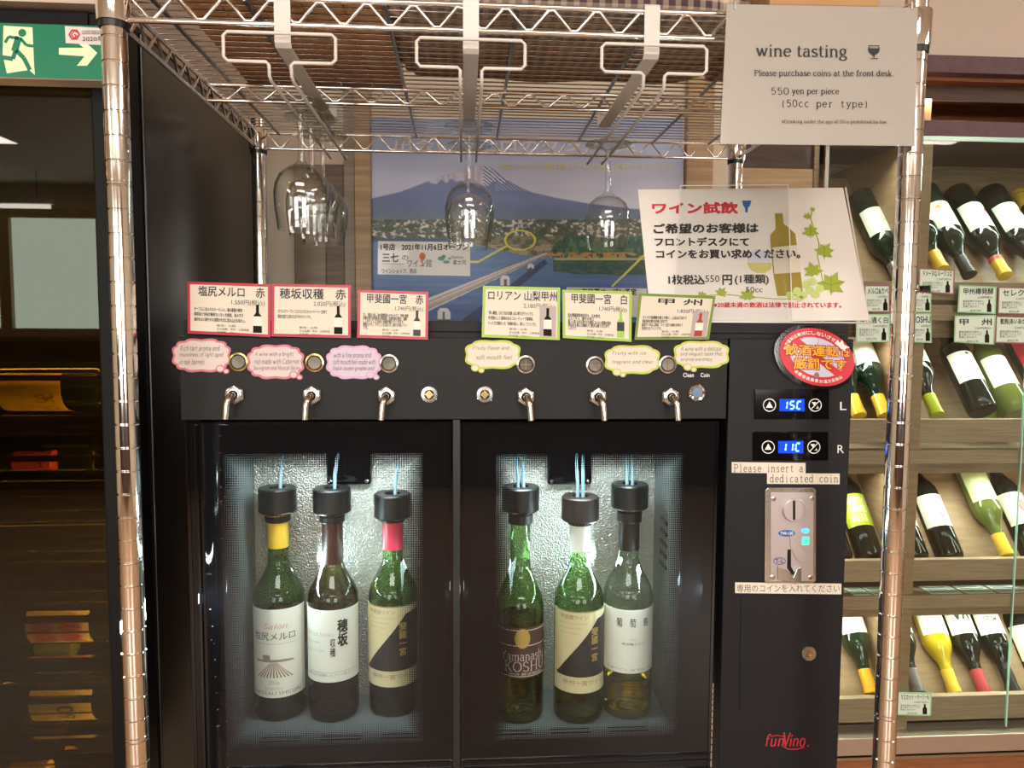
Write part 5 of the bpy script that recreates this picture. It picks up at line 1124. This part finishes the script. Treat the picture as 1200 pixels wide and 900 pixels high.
card([(419.5, 339.5), (502, 342), (501.5, 398), (418.5, 395.5)], 'magenta', '甲斐國一宮　赤', '1,740円(税込)', [('甘く、酸味と渋み、味の濃厚感深いやわらかです。甲斐の葡萄', .72), ('自園の畑で自然栽培の果実感、地理的表示認定、濃厚', .70), ('しっかりとした旨味と余韻が続いていきます。', .66), ('樽熟させた、やさしい口当たりと香りが良いワイ', .7), ('です。', .15)], foot, 'smallest pink-red edged price card, just in front of the poster bridge', 'ink')
card([(566, 335), (656.5, 337), (656, 398.5), (564.5, 395)], 'lime', 'ロリアン 山梨甲州', '2,180円(税込)', [('「厚い醸造」ならではの甘酸っぱい香りがワインです。', .66), ('中甘酸らしく滋味のあるフルーティーで果実味、', .66), ('ぐっと引き締まった「余韻の長い、深い」ワインです。', .7)], foot, 'green edged price card nearest the poster label, longest title', 'shelf_bottle_dark', pic='pic_ground', tq=(.07, .08, .96, .27))
card([(659, 339.5), (740.5, 341.5), (740, 400.5), (659.5, 396)], 'lime', '甲斐國一宮　白', '1,740円(税込)', [('自社農園葡萄使用百％、日本食材、', .55), ('フルーティ、爽やか辛口', .45), ('麗しい潤いのある爽やかな酸味にあふれる葡萄の風味', .7), ('気品ある澄んだ繊細さと贅沢な香りが口中で', .68), ('いっぱいです。', .2)], foot, 'green edged price card in the middle of the green trio', 'lime')
card([(749, 343.5), (838.5, 347), (831, 397.5), (743.5, 398)], 'lime_dark', '甲 州', '1,850円(税込)', [('ライチや柑橘類の香りが続く、上品な口当たり', .66), ('果皮由来の豊かな骨格と旨味です。', .42), ('産地で一年以上熟成、ワイン造りの極めを味わう', .62), ('代表するワインです。', .35)], foot, 'green edged price card that leans and bends in front of the tasting sign', 'foil_red', pic='pic_ground', tq=(.26, .09, .84, .23), Yt=YM+.02)

# ------------------------------------------------------------------ cloud-shaped notes
def cloud(cx, cy, w, h, col, pap, lines, label, lobes, tail):
    P = vplane(YM-.0002)
    def shape(g):
        pts = []
        for i in range(72):
            a = 2*math.pi*i/72; rr = 1+.075*abs(math.sin(a*lobes/2))-.04; pts.append((cx+(w/2-g)*rr*math.copysign(abs(math.cos(a))**.72, math.cos(a)), cy+(h/2-g)*rr*math.copysign(abs(math.sin(a))**.72, math.sin(a))))
        return pts
    t = empty('cloud_note', P.px(cx, cy+h/2), label, 'note', 'handwritten cloud notes on the dispenser')
    sheet('coloured_rim', P, shape(0), M[col], t, .0005, .0008)
    sheet('note_paper', P, shape(2.6), M[pap], t, .0003, .0012)
    for (tx, ty, tr) in ((tail[0], tail[1], 5.2), (tail[0]+tail[2]*7, tail[1]+3, 3.6)):
        b_ = sheet('cloud_puff', P, disc_pts(tx, ty, tr, tr*.85, 18), M[col], t, .0003, .0014); prt('puff_centre', P, [disc_pts(tx, ty, tr-1.4, tr*.85-1.3, 16)], M[pap], b_, .0018)
    it = []
    n = len(lines)
    for i, (s, a, b_) in enumerate(lines):
        y0 = cy-h*.30+i*h*.60/n*1.02; it.append((ser(s, .07, .06, .25, False, None, .02), (cx-w/2+w*a, y0, cx-w/2+w*b_, y0+h*.17)))
    prt('handwriting', P, it, M['ink_grey'], t, .0016)
cloud(236, 416.5, 68, 39, 'pink', 'pink_paper', [('Rich tart aroma and', .13, .82), ('roundness of light aged', .12, .88), ('in oak barrels', .12, .55)], 'pink cloud note overhanging the left end of the panel', 12, (258, 432, 1))
cloud(323, 424, 66, 40, 'pink', 'pink_paper', [('A wine with a bright', .13, .82), ('red made with Cabernet', .12, .92), ('Sauvignon and Muscat Bailey', .1, .94)], 'pink cloud note between the first and second push button', 12, (344, 439, 1))
cloud(414.5, 424.5, 64, 39, 'lilac', 'lilac_paper', [('with a fine aroma and', .14, .82), ('soft mouthfeel made with', .12, .9), ('black queen grapes and', .12, .88)], 'pinkish lilac cloud note between the second and third push button', 12, (434, 439, 1))
cloud(577.5, 415.5, 65, 34, 'lime_pale', 'cream_paper', [('Fruity flavor and', .14, .8), ('soft mouth feel', .2, .85)], 'yellow-green cloud note below the longest titled green card', 8, (557, 431, 1))
cloud(741, 421.5, 65, 34, 'lime_pale', 'cream_paper', [('Fruity with ice', .14, .75), ('fragrant and clear', .14, .88)], 'yellow-green cloud note to the right of the fifth push button', 8, (723, 436, 1))
cloud(822, 415.5, 65, 32, 'lime_pale', 'cream_paper', [('A wine with a delicate', .13, .86), ('and elegant taste that', .12, .88), ('surprise one enjoy', .12, .7)], 'yellow-green cloud note above the key switch', 8, (806, 430, 1))

# ------------------------------------------------------------------ big tasting sign on the top, with acrylic stand
c = [(747.5, 222), (988, 220), (1018.5, 375.5), (763, 377)]
P = leaned(c, YM+.035, YM+.075)
sg = empty('tasting_sign', (P.px(*c[3])+P.px(*c[2]))/2, 'large white tasting sign with bottle and vine pictures, leaning on top of the dispenser', 'sign')
sheet('sign_sheet', P, c, M['paper'], sg, .001)
sheet('sheet_behind', P, [(992, 219), (1019, 374), (1020, 376), (1018, 376), (990, 220)], M['paper_grey'], sg, .001, -.0015)
prt('red_lettering', P, [(K('ワイン試飲', .035), ((764, 237), (865, 236.5), (865, 250.5), (764, 251))), (K('※20歳未満の飲酒は法律で禁止されています。', .03), ((836, 354), (986, 354), (986, 361), (836, 360.5)))], M['red_print'], sg)
prt('black_lettering', P, [(K('ご希望のお客様は', .035), ((765.5, 262), (889, 261), (889, 273), (766, 274))), (K('フロントデスクにて', .035), ((767, 278), (877.5, 278), (878, 288.5), (767.5, 288.5))), (K('コインをお買い求めください。', .03), ((768.5, 292.5), (938, 291.5), (938, 303), (769, 303))),
     (K('1枚税込', .03), ((783, 322), (825.5, 322), (826, 333.5), (783.5, 333.5))), (K('円', .03), ((846.5, 322), (858, 322), (858, 334), (846.5, 334))), (K('(1種類)', .02), ((861, 321.5), (901, 321.5), (901, 334), (861, 334))), (K('50cc'), ((874, 336), (893.5, 336), (893.5, 342.5), (874, 342.5))), (K('550'), ((826.5, 322.5), (843, 322.5), (843, 330.5), (826.5, 330.5)))], M['ink'], sg, .0012)
prt('glass_picture', P, [[(869.5, 235), (880.5, 235), (879, 241), (876.5, 243.5), (876, 249), (873.5, 249), (873, 243.5), (871, 241)]], M['blue_print'], sg)
prt('bottle_picture', P, [[(908, 250), (917, 250), (918.5, 262), (928, 270), (932, 274), (939, 325), (941, 346), (911, 347), (906, 320), (902.5, 280), (903, 275), (909, 268)]], M['olive'], sg)
prt('bottle_picture_label', P, [[(905, 290), (934, 287), (938.5, 319), (907.5, 321)]], M['cream_paper'], sg, .0006)
prt('glass_picture', P, [disc_pts(889, 306, 13.5, 14, 24)], mat('pale_violet', (205, 202, 222), .5), sg, .0004)
prt('glass_picture', P, [[(875.5, 308), (906, 308), (903, 316), (896, 320), (887, 320), (879, 316)]], mat('wine_print', (200, 190, 110), .5), sg, .0006)
def leaf(cx, cy, s, rot=0.):
    p = []
    for i, rr in enumerate((1, .55, .85, .5, .9, .5, .55, .35, .55, .5, .9, .5, .85, .55)):
        a = -math.pi/2+2*math.pi*i/14+rot; p.append((cx+s*rr*math.cos(a), cy+s*rr*math.sin(a)*.85))
    return p
def grape_pts(): return [disc_pts(x, y, 5, 4.6, 12) for x, y in ((926, 346), (934, 341), (941, 346), (949, 340), (956, 345), (945, 333), (952, 330), (937, 349), (961, 338))]
for q in (leaf(946, 254, 6.5, .3), leaf(952, 245.5, 4.5, .8), leaf(950, 272, 12, 0), leaf(966, 295, 14, .5), leaf(953, 318, 14, -.3), leaf(974, 334, 20, .4), leaf(845, 343, 9, .6), leaf(876, 347, 12, 0), leaf(822, 346, 7, 1.2)):
    prt('leaf_picture', P, [q], M['leaf_green'], sg, .0008)
prt('vine_picture', P, line_pts([(952, 246), (950, 256), (954, 268), (960, 285), (958, 300), (962, 318), (966, 340)], 1.1), M['leaf_green'], sg, .0006)
prt('vine_picture', P, line_pts([(815, 347), (850, 345), (905, 350), (940, 351)], 1.0), M['leaf_green'], sg, .0006)
for q in grape_pts(): prt('grape_picture', P, [q], M['grape'], sg, .0010)
prt('leaf_veins', P, line_pts([(974, 322), (974, 346)], .8)+line_pts([(962, 330), (974, 334), (988, 330)], .8)+line_pts([(950, 264), (950, 279)], .7)+line_pts([(966, 286), (966, 304)], .7), M['leaf_dark'], sg, .0010)
std = empty('acrylic_stand', (P.px(860, 382)), 'clear acrylic sheet holder standing in front of the tasting sign', 'sign holder')
M['acrylic'] = thin('acrylic', (253, 253, 253), (236, 240, 238), .8, .02)
PS = leaned([(797, 218), (924, 216), (928, 378), (790, 378)], YM+.030, YM+.068)
sheet('acrylic_sheet', PS, [(797, 218), (800, 216), (921, 216), (924, 218), (929, 377), (790, 378)], M['acrylic'], std, .0015)
fq = [(797, 217), (924, 216), (929, 377), (790, 378)]
prt('bright_edge', PS, frame_quads(fq, 1.1), mat('acrylic_edge', (222, 220, 218), .15), std, .0002)
boxo('acrylic_foot', (PS.px(750, 377).x, YM+.016, zl+.0003), (PS.px(1016, 377).x, YM+.055, zl+.0028), mat('acrylic_foot', (196, 190, 184), .12), std, .0006)

# ------------------------------------------------------------------ round drink-driving sticker in a clear pouch
PR_ = vplane(YM-.006); rot = R_(20)
E = lambda cx, cy, rx, ry, n=40: disc_pts(cx, cy, rx, ry, n, rot)
rs = empty('round_warning_sign', PR_.px(958, 458), 'round red and white no drink driving warning in a clear pouch on the control column', 'sign')
sheet('clear_pouch', PR_, E(956, 419, 50, 37), thin('pouch', (226, 224, 224), (150, 150, 155), 1.4, .08), rs, .0006)
sheet('red_disc', PR_, E(957.5, 418.5, 45, 32.5), M['red_print'], rs, .0004, .0006)
prt('white_field', PR_, [E(957.5, 418.5, 33, 22)], mat('pale_lilac', (205, 203, 226), .4), rs, .0009)
prt('red_bar', PR_, line_pts([(928, 395), (986, 441)], 8), M['red_print'], rs, .0011)
prt('drawing', PR_, line_pts([(938, 398), (946, 392), (955, 394), (960, 398), (958, 404)], .5)+line_pts([(962, 396), (972, 397), (975, 402)], .5)+[disc_pts(957, 440, 3.2, 3.6)], mat('drawing_ink', (150, 110, 110), .5), rs, .0012, kind='stuff')
prt('burst', PR_, [[(978, 402), (982, 398), (984, 402), (987, 398), (989, 404), (996, 407), (990, 409), (992, 413), (986, 409)]], M['white_print'], rs, .0013)
for nm, bo, mm, of in (('lettering_outline', .07, 'red_dark', .0014), ('yellow_lettering', .018, 'yellow_print', .0018)):
    g = 1.0 if nm == 'lettering_outline' else 0
    prt(nm, PR_, [(K('飲酒運転', bo), ((920-g, 403-g), (983+g, 405.5-g), (983+g, 418.5+g), (920-g, 416+g))), (K('は', bo), ((986-g, 410-g), (996+g, 411-g), (996+g, 419+g), (986-g, 418+g))), (K('厳罰です', bo), ((930-g, 419-g), (992+g, 421-g), (992+g, 434+g), (930-g, 432.5+g)))], M[mm] if mm in M else M.setdefault(mm, mat(mm, (140, 16, 26), .4)), rs, of)
def arc_text(s, cx, cy, rx, ry, a0, a1, hgt, flip=False):
    out = []; n = len(s)
    for i, ch in enumerate(s):
        if ch == ' ': continue
        a = R_(a0+(a1-a0)*(i+.5)/n); st_ = abs(R_(a1-a0))/n*.42
        f = lambda t, r_: (cx+(rx+r_)*math.cos(t)*math.cos(rot)-(ry+r_)*math.sin(t)*math.sin(rot), cy+(rx+r_)*math.cos(t)*math.sin(rot)+(ry+r_)*math.sin(t)*math.cos(rot))
        if not flip: q = (f(a-st_, hgt/2), f(a+st_, hgt/2), f(a+st_, -hgt/2), f(a-st_, -hgt/2))
        else: q = (f(a+st_, -hgt/2), f(a-st_, -hgt/2), f(a-st_, hgt/2), f(a+st_, hgt/2))
        out.append((K(ch, .02), q))
    return out
prt('arc_lettering', PR_, arc_text('飲酒運転は絶対にしないさせない', 957.5, 418.5, 38.5, 27, -190, -50, 4.4)+arc_text('山梨県交通対策推進協議会', 957.5, 418.5, 38.5, 27, 25, 120, 4.2, True)[::1], M['white_print'], rs, .0014)

# ------------------------------------------------------------------ paper notice hanging from the rack's front edge
c = [(852, 4.7), (1075.5, 9), (1072, 171), (844, 168.5)]
PN = leaned(c, .803, .803)
nt = empty('paper_notice', PN.px(958, 170), 'off-white paper notice about wine tasting coins, tied to the upper corner of the rack', 'notice')
sheet('paper_sheet', PN, [(852, 4.7), (1075.5, 9), (1072, 171), (844, 168.5)], M['paper_grey'], nt, .0009)
sheet('clear_sleeve', PN, [(850, 3), (1078, 8), (1083, 12), (1080, 60), (1074, 173), (843, 171)], thin('sleeve', (247, 247, 246), (226, 226, 224), .35, .12), nt, .0004, .0009)
prt('title', PN, [(ser('wine tasting', .095, .04), ((886, 52), (993, 53), (993, 71), (886, 70)))], M['ink'], nt, .0012)
prt('small_lettering', PN, [(ser('Please purchase coins at the front desk.', .10, .05), ((884, 81.5), (1047.5, 82), (1047.5, 91.5), (884, 91)))], M['ink'], nt, .0012)
prt('small_lettering', PN, [(ser('550', .065, .055), ((904, 102.5), (924.5, 102.5), (924.5, 111), (904, 111))), (ser('yen per piece', .095, .05), ((928, 103), (983.5, 103.5), (983.5, 112.5), (928, 112.5))), (ser('(50cc per type)', .07, .06, 0, True, .56), ((917, 116.5), (1016, 117), (1016, 128.5), (917, 128))), (ser('*Drinking under the age of 20 is prohibited by law.', .085, .05), ((916, 140), (1040, 140.5), (1040, 146), (916, 145.5)))], M['ink'], nt, .0012)
prt('glass_picture', PN, [[(1018.5, 53), (1030, 53), (1031.2, 58), (1029.5, 62), (1026, 64.5), (1025, 64.5), (1025, 67.5), (1023.6, 67.5), (1023.6, 64.5), (1022, 64), (1019, 61.5), (1017.3, 58)], [(1020, 68), (1029, 68), (1029, 69), (1020, 69)]], M['ink'], nt, .0012)
prt('glass_picture', PN, [[(1019.5, 54), (1029, 54), (1029.8, 56.5), (1018.8, 56.5)]], M['ink_soft'], nt, .0015)
for k in (861, 1068):
    q = PN.px(k, 8); obj('tape_tab', MB().tube([(q.x, q.y-.001, q.z-.003), (q.x, q.y-.0012, q.z+.004), (q.x, YF-.0035, q.z+.006)], .0012, 6), M['paper_grey'], nt)
